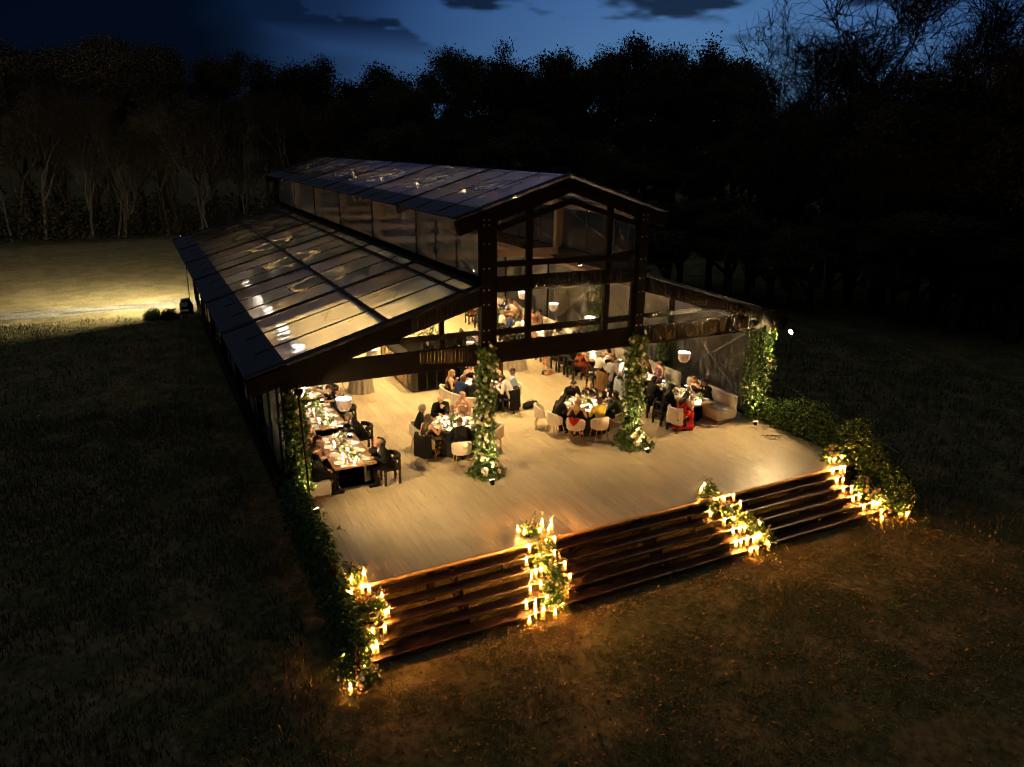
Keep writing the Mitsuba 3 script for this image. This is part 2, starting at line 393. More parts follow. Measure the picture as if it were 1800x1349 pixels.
def slab(p00, p10, p11, p01, nu, nv, th, sag, seed, wave=.004, lens=0.0):
    """A closed thin sheet between four corners, hanging a little, with u along p00 -> p10."""
    u, v = np.meshgrid(np.linspace(0, 1, nu), np.linspace(0, 1, nv), indexing='ij')
    p00, p10, p11, p01 = [np.array(p, float) for p in (p00, p10, p11, p01)]
    P = (p00 * ((1 - u) * (1 - v))[..., None] + p10 * (u * (1 - v))[..., None] + p11 * (u * v)[..., None] + p01 * ((1 - u) * v)[..., None])
    nrm = unit(np.cross(p10 - p00, p01 - p00)); nrm = nrm if nrm[2] > 0 else -nrm
    off = -sag * (16 * u * (1 - u) * v * (1 - v)) + wave * (meshkit.fbm(np.stack([P[..., 0] * 3, P[..., 1] * 3, P[..., 2] * 3], -1), 3, seed) - .5) * 2
    fold = lens * meshkit.fbm(np.stack([v * np.linalg.norm(p01 - p00) * 6.5, u * np.linalg.norm(p10 - p00) * .28, u * 0 + seed], -1), 3, seed + 3)
    Pt = P + nrm * off[..., None]; Pb = Pt - nrm * (th + fold)[..., None]
    a, b = nu, nv; i, j = np.meshgrid(np.arange(a - 1), np.arange(b - 1), indexing='ij')
    q = np.stack([i * b + j, (i + 1) * b + j, (i + 1) * b + j + 1, i * b + j + 1], -1).reshape(-1, 4)
    if np.dot(np.cross(p10 - p00, p01 - p00), nrm) < 0: q = q[:, ::-1]
    N = a * b
    e = [k * b for k in range(a)] + [(a - 1) * b + k for k in range(1, b)] + [k * b + b - 1 for k in range(a - 2, -1, -1)] + [k for k in range(b - 2, 0, -1)]
    side = np.array([[e[k], e[k - 1], e[k - 1] + N, e[k] + N] for k in range(len(e))])
    if np.dot(np.cross(p10 - p00, p01 - p00), nrm) > 0: side = side[:, ::-1]
    V = np.vstack([Pt.reshape(-1, 3), Pb.reshape(-1, 3)]); F = np.vstack([q, q[:, ::-1] + N, side[:, ::-1]])
    uv = np.tile(np.stack([u, v], -1).reshape(-1, 2), (2, 1))
    return V, F, uv


def roof_panel(name, x0, z0, x1, z1, y0, y1, seed):
    V, F, uv = slab((x0, y0, z0), (x1, y0, z1), (x1, y1, z1), (x0, y1, z0), 14, 130, .006, .03, seed, .004, .0008 if z0 > 6 else .0030)
    part(tent, name, mikit.ply((V, F), None, 40 if False else True, uv=uv), 'roof_vinyl')


for f, sd in ((lambda x: x, 1), (mir, 2)):
    for i in range(6):
        y0, y1 = YS[i] - (.12 if i == 0 else -.02), YS[i + 1] - .02
        roof_panel('roof_panel', f(.02), zw(4.87), f(4.84), zw(.05), y0, y1, sd * 10 + i)
        roof_panel('upper_roof_panel', f(4.82), zu(2.515), f(XM - .02), zu(.02), y0, y1, sd * 20 + i)
        part(tent, 'upper_roof_mist', MB().grid(np.array([[[f(xq), yq, zu(XM - xq) - .03] for yq in (y0, y1)] for xq in (4.9, XM - .05)])).ply(), 'mist_roof')
        part(tent, 'roof_mist', MB().grid(np.array([[[f(xq), yq, zw(XB - xq) - .035] for yq in (y0, y1)] for xq in (.06, 4.8)])).ply(), 'mist_lower')
        # opaque eave strips
        g = np.linspace(0, 1, 8); yy = np.linspace(y0, y1, 14)
        for nm, xa, za, xb, zb, bs in (('eave_strip', -.86, 3.325, .05, zw(4.84), 'navy_fabric'), ('upper_eave_strip', 4.22, zu(3.115), 4.86, zu(2.475), 'navy_fabric')):
            G_, Y2 = np.meshgrid(g, yy, indexing='ij'); sg = .03 * np.sin(np.pi * (Y2 - y0) / (y1 - y0)) * (1 - G_) + .012 * (meshkit.fbm(np.stack([Y2 * 2, G_ * 3, Y2 * 0 + sd], -1), 3, i) - .5)
            Pm = np.stack([xa + (xb - xa) * G_, Y2, za + (zb - za) * G_ - sg + .012], -1); Pm[..., 0] = f(Pm[..., 0])
            Pm2 = np.concatenate([Pm, Pm[::-1] - [0, 0, .01]], 0)
            part(tent, nm, MB().grid(Pm2).ply(True), bs)
            G3, Y3 = np.meshgrid([0, 1], yy, indexing='ij'); Pd = np.stack([xa + 0 * G3, Y3, za - sg[:1] * np.ones_like(G3) - .14 * G3], -1); Pd[..., 0] = f(Pd[..., 0])
        # webbing straps at thirds
        for k in (1, 2):
            y = YS[i] + BAY * k / 3
            part(tent, 'strap', MB().bar((f(-.4), y, zw(5.29) + .012), (f(4.84), y, zw(.05) + .012), .085, .008).ply(), 'black_fabric')
            part(tent, 'upper_strap', MB().bar((f(4.3), y, zu(3.035) + .012), (f(XM), y, zu(0) + .012), .065, .008).ply(), 'black_fabric')
    for y in YS:
        part(tent, 'rafter_cover', MB().bar((f(-.84), y, zw(5.73) + .03), (f(4.86), y, zw(.03) + .03), .26 if 0 < y < L else .28, .02).ply(), 'black_fabric')
        part(tent, 'upper_rafter_cover', MB().bar((f(4.22), y, zu(3.115) + .03), (f(XM), y, zu(0) + .03), .16 if 0 < y < L else .2, .02).ply(), 'black_fabric')
    for d_ in (.47, 2.39): part(tent, 'purlin_cover', MB().bar((f(XB - d_), -.1, zw(d_) + .015), (f(XB - d_), L, zw(d_) + .015), .105, .012).ply(), 'black_fabric')
    part(tent, 'valley_cover', MB().bar((f(XB - .12), 0, 5.08), (f(XB - .12), L, 5.08), .30, .04).ply(), 'black_fabric')


def wavy(axis, c, a0, a1, z0, z1, amp, seed, na=60, nz=40, top=None):
    """A crumpled clear sheet in the plane axis = c, from a0 to a1 and z0 to z1 (top(a) if given)."""
    A2, Z2 = np.meshgrid(np.linspace(a0, a1, na), np.linspace(0, 1, nz), indexing='ij')
    zt = z1 if top is None else top(A2)
    Z = z0 + (zt - z0) * Z2
    o = amp * 2 * (meshkit.fbm(np.stack([A2 * 5.5, Z * 2.2, A2 * 0 + seed], -1), 4, seed) - .5)
    P = np.stack([c + o, A2, Z], -1) if axis == 0 else np.stack([A2, c + o, Z], -1)
    return MB().grid(P).ply(True)


def crumpled(axis, c, a0, a1, z0, z1, amp, fine, seed, na, nz, top=None):
    """A crumpled clear sheet with thickness that varies from fold to fold, so that it bends what is seen through it."""
    A2, Z2 = np.meshgrid(np.linspace(a0, a1, na), np.linspace(0, 1, nz), indexing='ij')
    Z = z0 + ((z1 if top is None else top(A2)) - z0) * Z2
    o = amp * (meshkit.fbm(np.stack([A2 * 2.5, Z * 1.0, A2 * 0 + seed], -1), 3, seed) - .5)
    def face_(sg, sd): return o + sg * (.004 + fine * meshkit.fbm(np.stack([A2 * 11, Z * 4.5, A2 * 0 + sd], -1), 3, sd))
    mk = lambda q: np.stack([c + q, A2, Z], -1) if axis == 0 else np.stack([A2, c + q, Z], -1)
    Pt, Pb = mk(face_(1, seed + 1)), mk(face_(-1, seed + 2)); N = na * nz; i, j = np.meshgrid(np.arange(na - 1), np.arange(nz - 1), indexing='ij')
    q = np.stack([i * nz + j, (i + 1) * nz + j, (i + 1) * nz + j + 1, i * nz + j + 1], -1).reshape(-1, 4)
    if axis == 1: q = q[:, ::-1]
    e = [k * nz for k in range(na)] + [(na - 1) * nz + k for k in range(1, nz)] + [k * nz + nz - 1 for k in range(na - 2, -1, -1)] + [k for k in range(nz - 2, 0, -1)]
    side = np.array([[e[k - 1], e[k], e[k] + N, e[k - 1] + N] for k in range(len(e))]); side = side[:, ::-1] if axis == 0 else side
    V = np.vstack([Pt.reshape(-1, 3), Pb.reshape(-1, 3)]); F = np.vstack([q, q[:, ::-1] + N, side])
    return mikit.ply((V, F), None, True)


# side walls, with base rails and slim uprights
for x, sd in ((XA, 1), (XD, 2)):
    for i in range(6):
        if sd == 1:
            V, F, uv = slab((x + .02, YS[i] + .1, .12), (x + .02, YS[i] + .1, 3.16), (x + .02, YS[i + 1] - .1, 3.16), (x + .02, YS[i + 1] - .1, .12), 30, 60, .005, .0, 31 + i, .010, .004)
            part(tent, 'wall_panel', mikit.ply((V, F), None, True, uv=uv), 'roof_vinyl')
        else: part(tent, 'wall_panel', crumpled(0, x - .02, YS[i] + .1, YS[i + 1] - .1, .12, 3.16, .10, .014, 62 + i, 200, 110), 'clear_vinyl')
        part(tent, 'wall_mist', MB().grid(np.array([[[x + (.06 if sd == 1 else -.12), y_, z_] for z_ in (.14, 3.14)] for y_ in (YS[i] + .1, YS[i + 1] - .1)])).ply(), 'mist_wall' if sd == 1 else 'mist_streaks')  # added sheet: milky haze on the left wall, painted glints on the right
        for k in (1, 2):
            part(tent, 'wall_upright', MB().box((x + (.02 if sd == 1 else -.02), YS[i] + BAY * k / 3, 1.6), (.06, .05, 3.0)).ply(), 'black_fabric')
    part(tent, 'base_rail', MB().box((x, L / 2, .05), (.14, L, .16)).ply(), 'black_metal')
    part(tent, 'floor_skirt', MB().box((x + (-.03 if sd == 1 else .03), L / 2, -.42), (.05, L, .72)).ply(), 'stair_wood')
# clerestory walls
for x, s in ((XB, 1), (XC, -1)):
    for i in range(6):
        V, F, uv = slab((x - s * .03, YS[i] + .1, 5.22), (x - s * .03, YS[i] + .1, 6.5), (x - s * .03, YS[i + 1] - .1, 6.5), (x - s * .03, YS[i + 1] - .1, 5.22), 14, 60, .005, .0, 77 + i + s, .012, .003)
        part(tent, 'clerestory_panel', mikit.ply((V, F), None, True, uv=uv), 'roof_vinyl')
        part(tent, 'clerestory_mist', MB().grid(np.array([[[x - s * .05, y_, z_] for z_ in (5.22, 6.5)] for y_ in (YS[i] + .1, YS[i + 1] - .1)])).ply(), 'mist_film')
        for k in (1, 2):
            part(tent, 'clerestory_upright', MB().box((x - s * .03, YS[i] + BAY * k / 3, 5.86), (.035, .05, 1.3)).ply(), 'black_fabric')
        part(tent, 'brace_cable', MB().tube([(x, YS[i] + .1, 5.25), (x, YS[i + 1] - .1, 6.5)], .008, 5).ply(), 'steel')
        if s == -1:
            part(tent, 'brace_cable', MB().tube([(XD - .12, YS[i] + .1, .15), (XD - .12, YS[i + 1] - .1, 3.1)], .008, 5).ply(), 'steel')
            part(tent, 'brace_cable', MB().tube([(XD - .12, YS[i] + .1, 3.1), (XD - .12, YS[i + 1] - .1, .15)], .008, 5).ply(), 'steel')


# gable front
def gathered(p0, p1, h0, h1, amp, seed, per=.06):
    """A pleated band whose upper edge runs p0 -> p1 and whose height runs from h0 to h1."""
    p0, p1 = np.array(p0, float), np.array(p1, float); ln = np.linalg.norm(p1 - p0); n = int(ln / .010)
    t = np.linspace(0, 1, n); g = np.random.default_rng(seed)
    s = t * ln; ph = np.cumsum(1 / (per * (0.45 + 1.6 * meshkit.noise(np.stack([s * 9, s * 0, s * 0 + seed], -1))))) * (ln / n)
    am = amp * (.25 + 1.1 * meshkit.noise(np.stack([s * 2.2, s * 0 + 4, s * 0 + seed], -1)))
    rows = []
    for q in (0, .12, .4, .75, 1):
        w = am * np.sin(2 * np.pi * ph + .9 * q + .7 * np.sin(s * 3)) * (.35 + .65 * math.sin(math.pi * q))
        h = (h0 + (h1 - h0) * t) * q
        P = p0 + (p1 - p0) * t[:, None]; P = P + np.stack([0 * t, -w - .004, -h], -1)
        rows.append(P)
    return MB().grid(np.stack(rows, 0)).ply(True)


YF = 0.0
bm = lambda nm, p0, p1, w, h: part(tent, nm, MB().bar(p0, p1, w, h).ply(), 'black_metal')
bm('gable_beam', (.1, YF, 3.26), (4.74, YF, 3.26), .14, .52)
bm('gable_beam', (5.12, YF, 3.26), (9.55, YF, 3.26), .14, .52)
bm('gable_beam', (9.93, YF, 3.26), (14.57, YF, 3.26), .14, .52)
bm('gable_frame', (5.20, -.02, 3.52), (5.20, -.02, 6.85), .16, .1); bm('gable_frame', (9.47, -.02, 3.52), (9.47, -.02, 6.85), .16, .1)
for x in (6.19, 8.58):
    bm('mullion', (x, -.02, 3.52), (x, -.02, zu(abs(x - XM)) - .4), .16, .1)
bm('transom', (5.28, -.045, 3.80), (9.39, -.045, 3.82), .10, .15); bm('transom', (5.28, -.045, 5.53), (9.39, -.045, 5.53), .10, .14); bm('transom', (5.28, -.045, 5.03), (9.39, -.045, 5.03), .10, .38)
bm('gable_arch', (5.28, -.045, 6.40), (XM, -.045, 7.02), .10, .14); bm('gable_arch', (9.39, -.045, 6.40), (XM, -.045, 7.02), .10, .14)
for f in (lambda x: x, mir):
    bm('mullion', (f(3.80), -.02, 3.52), (f(3.80), -.02, zw(1.09) - .40), .12, .1)
    bm('transom', (f(2.3), -.045, 3.84), (f(4.76), -.045, 3.84), .10, .11)
# clear gable sheets
for (x0, x1) in ((5.28, 6.11), (6.27, 8.50), (8.66, 9.39)):
    part(tent, 'gable_panel', wavy(1, .03, x0, x1, 3.52, 0, .012, int(x0 * 7), 70, 90, lambda a: zu(np.abs(a - XM)) - .42), 'vinyl')
for f in (lambda x: x, mir):
    for (x0, x1) in ((1.15, 3.74), (3.86, 4.75)):
        tp = lambda a: np.maximum(zw(4.89 - (a if f(0) == 0 else XD - a)) - .44, 3.53)
        if f(0) == 0: part(tent, 'gable_panel', wavy(1, .03, x0, x1, 3.52, 0, .004, int(x0 * 9), 60, 24, tp), 'vinyl')
        else: part(tent, 'gable_panel', crumpled(1, .035, f(x1), f(x0), 3.52, 0, .06, .011, int(x0 * 9) + 3, 110, 40, tp), 'clear_vinyl'); part(tent, 'gable_mist', MB().grid(np.array([[[a_, .10, z_] for z_ in (3.52, float(tp(np.array([a_]))[0]))] for a_ in np.linspace(f(x1), f(x0), 9)])).ply(), 'mist_streaks')  # sheet added behind the right gable to carry painted glints
# gathered vinyl over the bars (right and centre are slack, left is tighter)
gat = lambda p0, p1, h0, h1, amp, sd: part(tent, 'gathered_band', gathered(p0, p1, h0, h1, amp, sd), 'gathered_black')
gat((6.3, -.10, 5.23), (9.4, -.10, 5.24), .38, .42, .022, 1); gat((6.9, -.10, 3.89), (8.5, -.10, 3.89), .15, .15, .015, 2)
gat((3.0, -.09, zw(1.86) - .06), (4.74, -.09, zw(.15) - .06), .36, .40, .012, 3); gat((2.7, -.10, 3.90), (4.74, -.10, 3.91), .12, .12, .010, 4)
gat((3.2, -.085, 3.53), (4.74, -.085, 3.53), .3, .45, .008, 5)
gat((9.95, -.09, zw(.2) - .04), (14.4, -.09, zw(4.65) - .04), .42, .36, .026, 6); gat((9.95, -.10, 3.93), (12.6, -.10, 3.93), .17, .13, .02, 7); gat((9.95, -.09, 3.55), (13.9, -.09, 3.60), .52, .5, .028, 8)
gat((8.5, -.12, 5.62), (9.42, -.12, 5.75), .2, .34, .035, 9)
# bolt heads on the two tall posts
for x in (4.90, 5.04, 9.60, 9.74):
    bl = MB()
    for z in (6.62, 6.50, 6.05, 5.45, 4.92, 4.55, 3.9, 3.6):
        bl.lathe([(0, .02), (.018, .016), (.022, 0)], 8)
        bl.v[-1] = bl.v[-1] @ np.array([[1, 0, 0], [0, 0, 1], [0, -1, 0]]) + [x, -.10, z]
    put(numbered(tent + '__bolt_heads'), bl.ply(), 'steel', kind='stuff')
# rear gable, simple
bm('gable_beam', (.1, L, 3.26), (14.57, L, 3.26), .14, .4)
part(tent, 'gable_panel', wavy(1, L - .05, .1, 14.57, .1, 3.06, .01, 5, 60, 20), 'vinyl')

# ------------------------------------------------------------------ deck
deck = thing('timber_deck', 'pale plank deck flooring the pavilion and its open front terrace', 'deck')
labels[deck]['kind'] = 'structure'
part(deck, 'subfloor', MB().box((XM, (L - 3.83) / 2, -.075), (14.66, L + 3.82, .09)).ply(), 'stair_wood')
NX = 73; pw = 14.66 / NX
rows_y = [(-3.84, .9), (.9, 5.6), (5.6, 10.3), (10.3, 15.0)]
pl = {}
FB = ['floor_plank', 'floor_plank_pale', 'floor_plank_dark', 'floor_plank']
for r, (y0, y1) in enumerate(rows_y):
    for i in range(NX):
        o0 = 0 if r == 0 else ((i * 37) % 11 - 5) * .22
        o1 = ((i * 37) % 11 - 5) * .22
        k = (round(y0 + o0, 3), round(y1 + o1, 3))
        if k not in pl:
            ln = k[1] - k[0] - .004
            pl[k] = MB().box((0, k[0] + ln / 2, -.015), (pw - .005, ln, .030)).ply()
        if r < 3: part(deck, 'plank', pl[k], random.choice(FB), at(.005 + pw * (i + .5), 0))
        else: scene.setdefault('_rest', []).append((k, i))
rest = MB()
for (k, i) in scene.pop('_rest'):
    rest.box((.005 + pw * (i + .5), (k[0] + L) / 2, -.015), (pw - .005, L - k[0], .030))
put(numbered(deck + '__rear_planks'), rest.ply(), 'floor_plank', kind='stuff')
part(deck, 'front_nosing', MB().box((XM, -3.875, -.028), (14.72, .06, .075)).ply(), 'oak_leg')
# ------------------------------------------------------------------ stairs
st = thing('front_steps', 'dark stained timber steps with open risers running along the whole deck front', 'steps')
RISE, RUN = .16, .265
for n in range(1, 6):
    for k in range(6):
        x0 = 14.67 / 6 * k
        part(st, 'tread', MB().box((x0 + 14.67 / 12, -3.85 - RUN * (n - .5) - .005, -RISE * n - .02), (14.67 / 6 - .006, RUN + .02, .04)).ply(), 'stair_wood')
for k in range(7):
    x = min(max(14.67 / 6 * k, .06), 14.61); prof = [(-3.86, -.06)]
    for n in range(1, 6): prof += [(-3.85 - RUN * (n - 1), -RISE * n - .045), (-3.84 - RUN * n, -RISE * n - .045)]
    prof += [(-3.84 - RUN * 5, -.98), (-4.6, -.98), (-3.86, -.62)]
    poly = trimesh.creation.extrude_polygon(__import__('shapely').Polygon(prof), .09, engine='earcut')
    v = np.array(poly.vertices); v = np.stack([v[:, 2] + x - .045, v[:, 0], v[:, 1]], -1)
    part(st, 'stringer', MB().add(v, np.array(poly.faces)).ply(), 'stair_wood')
for x in np.linspace(.3, 14.4, 9):
    part(deck, 'pier', MB().box((x, -3.6, -.55), (.14, .14, .86)).ply(), 'stair_wood')

# ------------------------------------------------------------------ foliage and flowers
LEAFC = np.array([(.052, .11, .036), (.075, .14, .046), (.105, .17, .055), (.038, .072, .028), (.12, .155, .06)])


def leaf_mesh(P, N, size, g, cols=LEAFC, flat=.5):
    n = len(P)
    u = g.normal(size=(n, 3)) + N * .4; u = u - N * (u * N).sum(1, keepdims=True) * flat + [0, 0, -.25]; u /= np.linalg.norm(u, axis=1, keepdims=True) + 1e-9
    w = np.cross(u, N + g.normal(size=(n, 3)) * .5); w /= np.linalg.norm(w, axis=1, keepdims=True) + 1e-9
    nn = np.cross(w, u); s = (size * g.uniform(.45, 1.1, n) ** 1.4 * 1.55)[:, None]
    a = P; b = P + u * s * .55 + w * s * .26 + nn * s * .06; c = P + u * s * 1.15 - nn * s * .08; d = P + u * s * .55 - w * s * .26 + nn * s * .06
    V = np.stack([a, b, c, d], 1).reshape(-1, 3)
    k = np.arange(n)[:, None] * 4; F = np.vstack([k + [0, 1, 2], k + [0, 2, 3]])
    col = cols[g.integers(0, len(cols), n)] * g.uniform(.7, 1.25, n)[:, None]
    return V, F, np.repeat(col, 4, 0)


def bloom_proto(seed, dome=.75, petals=(5, 8, 11), col=(.72, .68, .56)):
    """A many petalled flower head, 1 m across, facing +z."""
    g = np.random.default_rng(seed); mb = MB(); N = len(petals)
    for r, k in enumerate(petals):
        q = (r + .5) / N
        for i in range(k):
            a = 2 * np.pi * (i + .5 * (r % 2) + g.uniform(-.2, .2)) / k; rad = .5 * q; z = .38 * dome * (1 - q * q) + g.uniform(-.03, .03)
            o = np.array([math.cos(a), math.sin(a), 0]); t = np.array([-o[1], o[0], 0]); ln, wd = .30, .5 * (1.5 * q + .4) / k * 6.0 * .35
            p = o * rad * .55 + [0, 0, z * .6]; up = np.array([0, 0, 1]) * (1 - q) + o * q * .9
            pts = [p - t * wd * .4, p + t * wd * .4, p + up * ln * .7 + t * wd * .9 + o * .02, p + up * ln + [0, 0, .04], p + up * ln * .7 - t * wd * .9 + o * .02]
            c = np.array(col) * g.uniform(.8, 1.1)
            mb.add(np.array(pts), np.array([[0, 1, 2], [0, 2, 3], [0, 3, 4]]), c)
    mb.add(np.array([[.2, 0, -.02], [0, .2, -.02], [-.2, 0, -.02], [0, -.2, -.02], [0, 0, .3]]), np.array([[0, 1, 4], [1, 2, 4], [2, 3, 4], [3, 0, 4]]), np.array(col) * .7)
    return mb.ply(False, True)


BLOOMS = {'white': [bloom_proto(i, col=(.82, .80, .70)) for i in range(3)], 'cream': [bloom_proto(i + 5, col=(.70, .62, .42)) for i in range(2)],
          'pink': [bloom_proto(i + 9, dome=1.1, petals=(4, 6, 8), col=(.66, .40, .30)) for i in range(2)], 'blush': [bloom_proto(i + 12, dome=1.0, col=(.70, .52, .42)) for i in range(2)]}


def face(p, nrm, s, spin=0.0):
    n = unit(nrm); a = unit(np.cross([0, 0, 1.0], n) if abs(n[2]) < .97 else [1.0, 0, 0]); b = np.cross(n, a)
    ca, sa = math.cos(spin), math.sin(spin); a2 = a * ca + b * sa; b2 = np.cross(n, a2)
    Mx = np.eye(4); Mx[:3, 0], Mx[:3, 1], Mx[:3, 2], Mx[:3, 3] = a2 * s, b2 * s, n * s, p
    return T(Mx.tolist())


def sprig(mb, p, d, ln, g, col, n=14, s=.022):
    """A spire of small florets or leaves on a stem."""
    p = np.array(p); d = unit(d); e = p + d * ln
    mb.tube([p, (p + e) / 2 + g.normal(size=3) * .01, e], [.004, .003, .002], 4, (.06, .09, .03))
    t = g.uniform(.25, 1, n)[:, None]; N = g.normal(size=(n, 3)); N /= np.linalg.norm(N, axis=1, keepdims=True)
    Pn = p + (e - p) * t + N * s * (1.25 - t)
    mb.add(*leaf_mesh(Pn, N, s, g, np.array([col]), .2))


def shell_points(g, n, fn):
    P, N = [], []
    while len(P) < n:
        q = fn(g)
        if q is not None: P.append(q[0]); N.append(q[1])
    return np.array(P), np.array(N)


def flower_column(x, y, z0, z1, r, base_r, nleaf, nbloom, label, seed, side=None, blooms=('white', 'cream'), bsize=.125, boost=1.0):
    g = np.random.default_rng(seed)
    t = thing('flower_column', label, 'flower column')
    n1 = int(nleaf * .74); z = g.uniform(z0, z1, n1); a = g.uniform(0, 2 * np.pi, n1)
    rr = r * (.50 + .9 * meshkit.fbm(np.stack([np.cos(a) * 1.5 + x, np.sin(a) * 1.5, z * 2.1], -1), 3, seed)) * g.uniform(.55, 1.18, n1)
    N = np.stack([np.cos(a), np.sin(a), .15 + 0 * a], -1); P = np.stack([x + rr * np.cos(a), y + rr * np.sin(a), z], -1)
    n2 = nleaf - n1; a2 = g.uniform(0, 2 * np.pi, n2); q = g.uniform(0, 1, n2) ** .6; zz = (1 - q) * .75 * g.uniform(.2, 1, n2)
    P2 = np.stack([x + base_r * q * np.cos(a2) * g.uniform(.7, 1.2, n2), y - .12 + base_r * q * np.sin(a2) * g.uniform(.7, 1.2, n2), zz + .02 + z0 * 0], -1); N2 = np.stack([np.cos(a2) * q, np.sin(a2) * q, 1 - .5 * q], -1)
    if base_r > 0: P, N = np.vstack([P, P2]), np.vstack([N, N2])
    mb = MB().add(*leaf_mesh(P, N, .085, g))
    for k in range(26):
        a = g.uniform(0, 2 * np.pi); zz = g.uniform(z0 + .1, z1)
        sprig(mb, (x + r * .7 * math.cos(a), y + r * .7 * math.sin(a), zz), (math.cos(a), math.sin(a), g.uniform(-.5, .9)), g.uniform(.15, .34), g, (.09, .14, .035), 16, .045)
    part(t, 'foliage', mb.ply(False, True), 'leaf')
    k0 = 0
    for k in range(nbloom):
        if k % 3 == 0:
            ca = g.uniform(-math.pi * 1.05, .25 * math.pi); cz = g.uniform(z0 + .15, z1 - .05)
        a = ca + g.normal() * .35; zz = np.clip(cz + g.normal() * .13, z0 + .05, z1)
        d = np.array([math.cos(a), math.sin(a), .25]); p = np.array([x, y, zz]) + d * r * g.uniform(.72, 1.08)
        kind = random.choice(blooms); part(t, 'bloom', random.choice(BLOOMS[kind]), 'petal', face(p, d + g.normal(size=3) * .25, bsize * g.uniform(.6, 1.15), g.uniform(0, 6)))
    for k in range(9 if base_r > 0 else 0):
        a = g.uniform(-2.4, .0); q = g.uniform(.45, .95)
        p = np.array([x + base_r * q * math.cos(a) * .9, y - .12 + base_r * q * math.sin(a) * .9, .12 + .5 * (1 - q)])
        part(t, 'bloom', random.choice(BLOOMS[blooms[0]]), 'petal', face(p, (math.cos(a), math.sin(a), .6), bsize * g.uniform(1.1, 1.9), g.uniform(0, 6)))
    st_ = MB()
    for k in range(7):
        a = k * .9 + seed; zs = np.linspace(z0, z1, 9)
        st_.tube(np.stack([x + r * .45 * np.cos(a + zs * 1.3), y + r * .45 * np.sin(a + zs * 1.3), zs], -1), .008, 5, (.05, .04, .02))
    part(t, 'stems', st_.ply(False, True), 'leaf')
    return t


flower_column(4.98, -.04, .05, 3.5, .24, .52, 3600, 120, 'tall flower column wrapped round the left centre post, white blooms in a wide leafy base', 21, blooms=('white', 'white', 'cream'))
flower_column(9.69, -.04, .05, 3.35, .26, .62, 3500, 110, 'flower column wrapped round the right centre post with cream blooms, its base lit from below', 22, blooms=('cream', 'white', 'white'))
flower_column(14.55, .0, .1, 3.1, .36, 0, 3000, 34, 'leafy flower column on the far right corner post with a few blush roses', 23, blooms=('blush', 'white'))
flower_column(.13, -.05, -.2, 2.95, .25, 0, 2800, 30, 'dark leafy vine column covering the front left corner post', 24, blooms=('white', 'cream'), bsize=.09)
flower_column(14.45, 4.6, .3, 3.0, .30, 0, 900, 8, 'green garland on an inner right wall post behind the pendant lamp', 25, blooms=('blush',))
flower_column(14.45, 9.1, .3, 3.0, .30, 0, 900, 8, 'green garland on the second inner post of the right wall', 26, blooms=('blush',))
flower_column(.22, 4.6, .3, 3.0, .28, 0, 800, 8, 'green garland on an inner left wall post beside the long tables', 27, blooms=('white',))
flower_column(7.9, 12.2, .0, 2.4, .55, .8, 1500, 12, 'tall green tree arrangement standing at the middle of the dining floor', 28, blooms=('white',))


def hedge(label, xc, wid, y0, y1, ztop, zbot, n, seed):
    g = np.random.default_rng(seed); t = thing('railing_greenery', label, 'greenery')
    y = g.uniform(y0, y1, n); zt = ztop(y); zb = zbot(y); q = g.uniform(0, 1, n) ** .7; a = g.uniform(-1, 1, n)
    lump = meshkit.fbm(np.stack([y * 1.6, q * 2, y * 0 + seed], -1), 3, seed)
    z = zb + (zt - zb) * q * (.72 + .55 * lump); w = wid * (.35 + 1.0 * lump) * np.sqrt(np.clip(1.08 - q ** 2 * .8, .1, 1))
    P = np.stack([xc + a * w, y, z], -1); N = np.stack([np.sign(a) * .8, 0 * a, .25 + q], -1); N /= np.linalg.norm(N, axis=1, keepdims=True)
    mb = MB().add(*leaf_mesh(P, N, .085, g))
    for k in range(int(n / 45)):
        yy = g.uniform(y0, y1); zt1 = float(ztop(np.array([yy]))[0]); zb1 = float(zbot(np.array([yy]))[0]); zz = zb1 + (zt1 - zb1) * g.uniform(.3, 1)
        sprig(mb, (xc + g.uniform(-wid, wid) * .7, yy, zz), (g.normal() * .8, g.normal() * .6, g.uniform(-.4, 1)), g.uniform(.15, .4), g, (.06, .10, .03), 15, .05)
    part(t, 'foliage', mb.ply(False, True), 'leaf')
    rl = MB(); ys = np.linspace(y1, y0, 5)
    for yy in ys: rl.box((xc, yy, (float(zbot(np.array([yy]))[0]) + float(ztop(np.array([yy]))[0]) * .9) / 2), (.07, .07, float(ztop(np.array([yy]))[0]) * .9 - float(zbot(np.array([yy]))[0])))
    for a_, b_ in zip(ys[:-1], ys[1:]): rl.bar((xc, a_, float(ztop(np.array([a_]))[0]) - .25), (xc, b_, float(ztop(np.array([b_]))[0]) - .25), .05, .05)
    part(t, 'railing', rl.ply(), 'stair_wood')
    return t


zt_ = lambda y: np.where(y > -3.8, .80, .80 + (y + 3.8) * .58); zb_ = lambda y: np.where(y > -3.8, -.75, -.95)
hedge('dense leafy greenery over the left deck railing running down to the grass', -.03, .25, -5.45, .3, zt_, zb_, 13000, 31)
hedge('dense leafy greenery over the right deck railing running down beside the steps', 14.85, .42, -5.6, -.3, lambda y: zt_(y) + .12, zb_, 10000, 32)


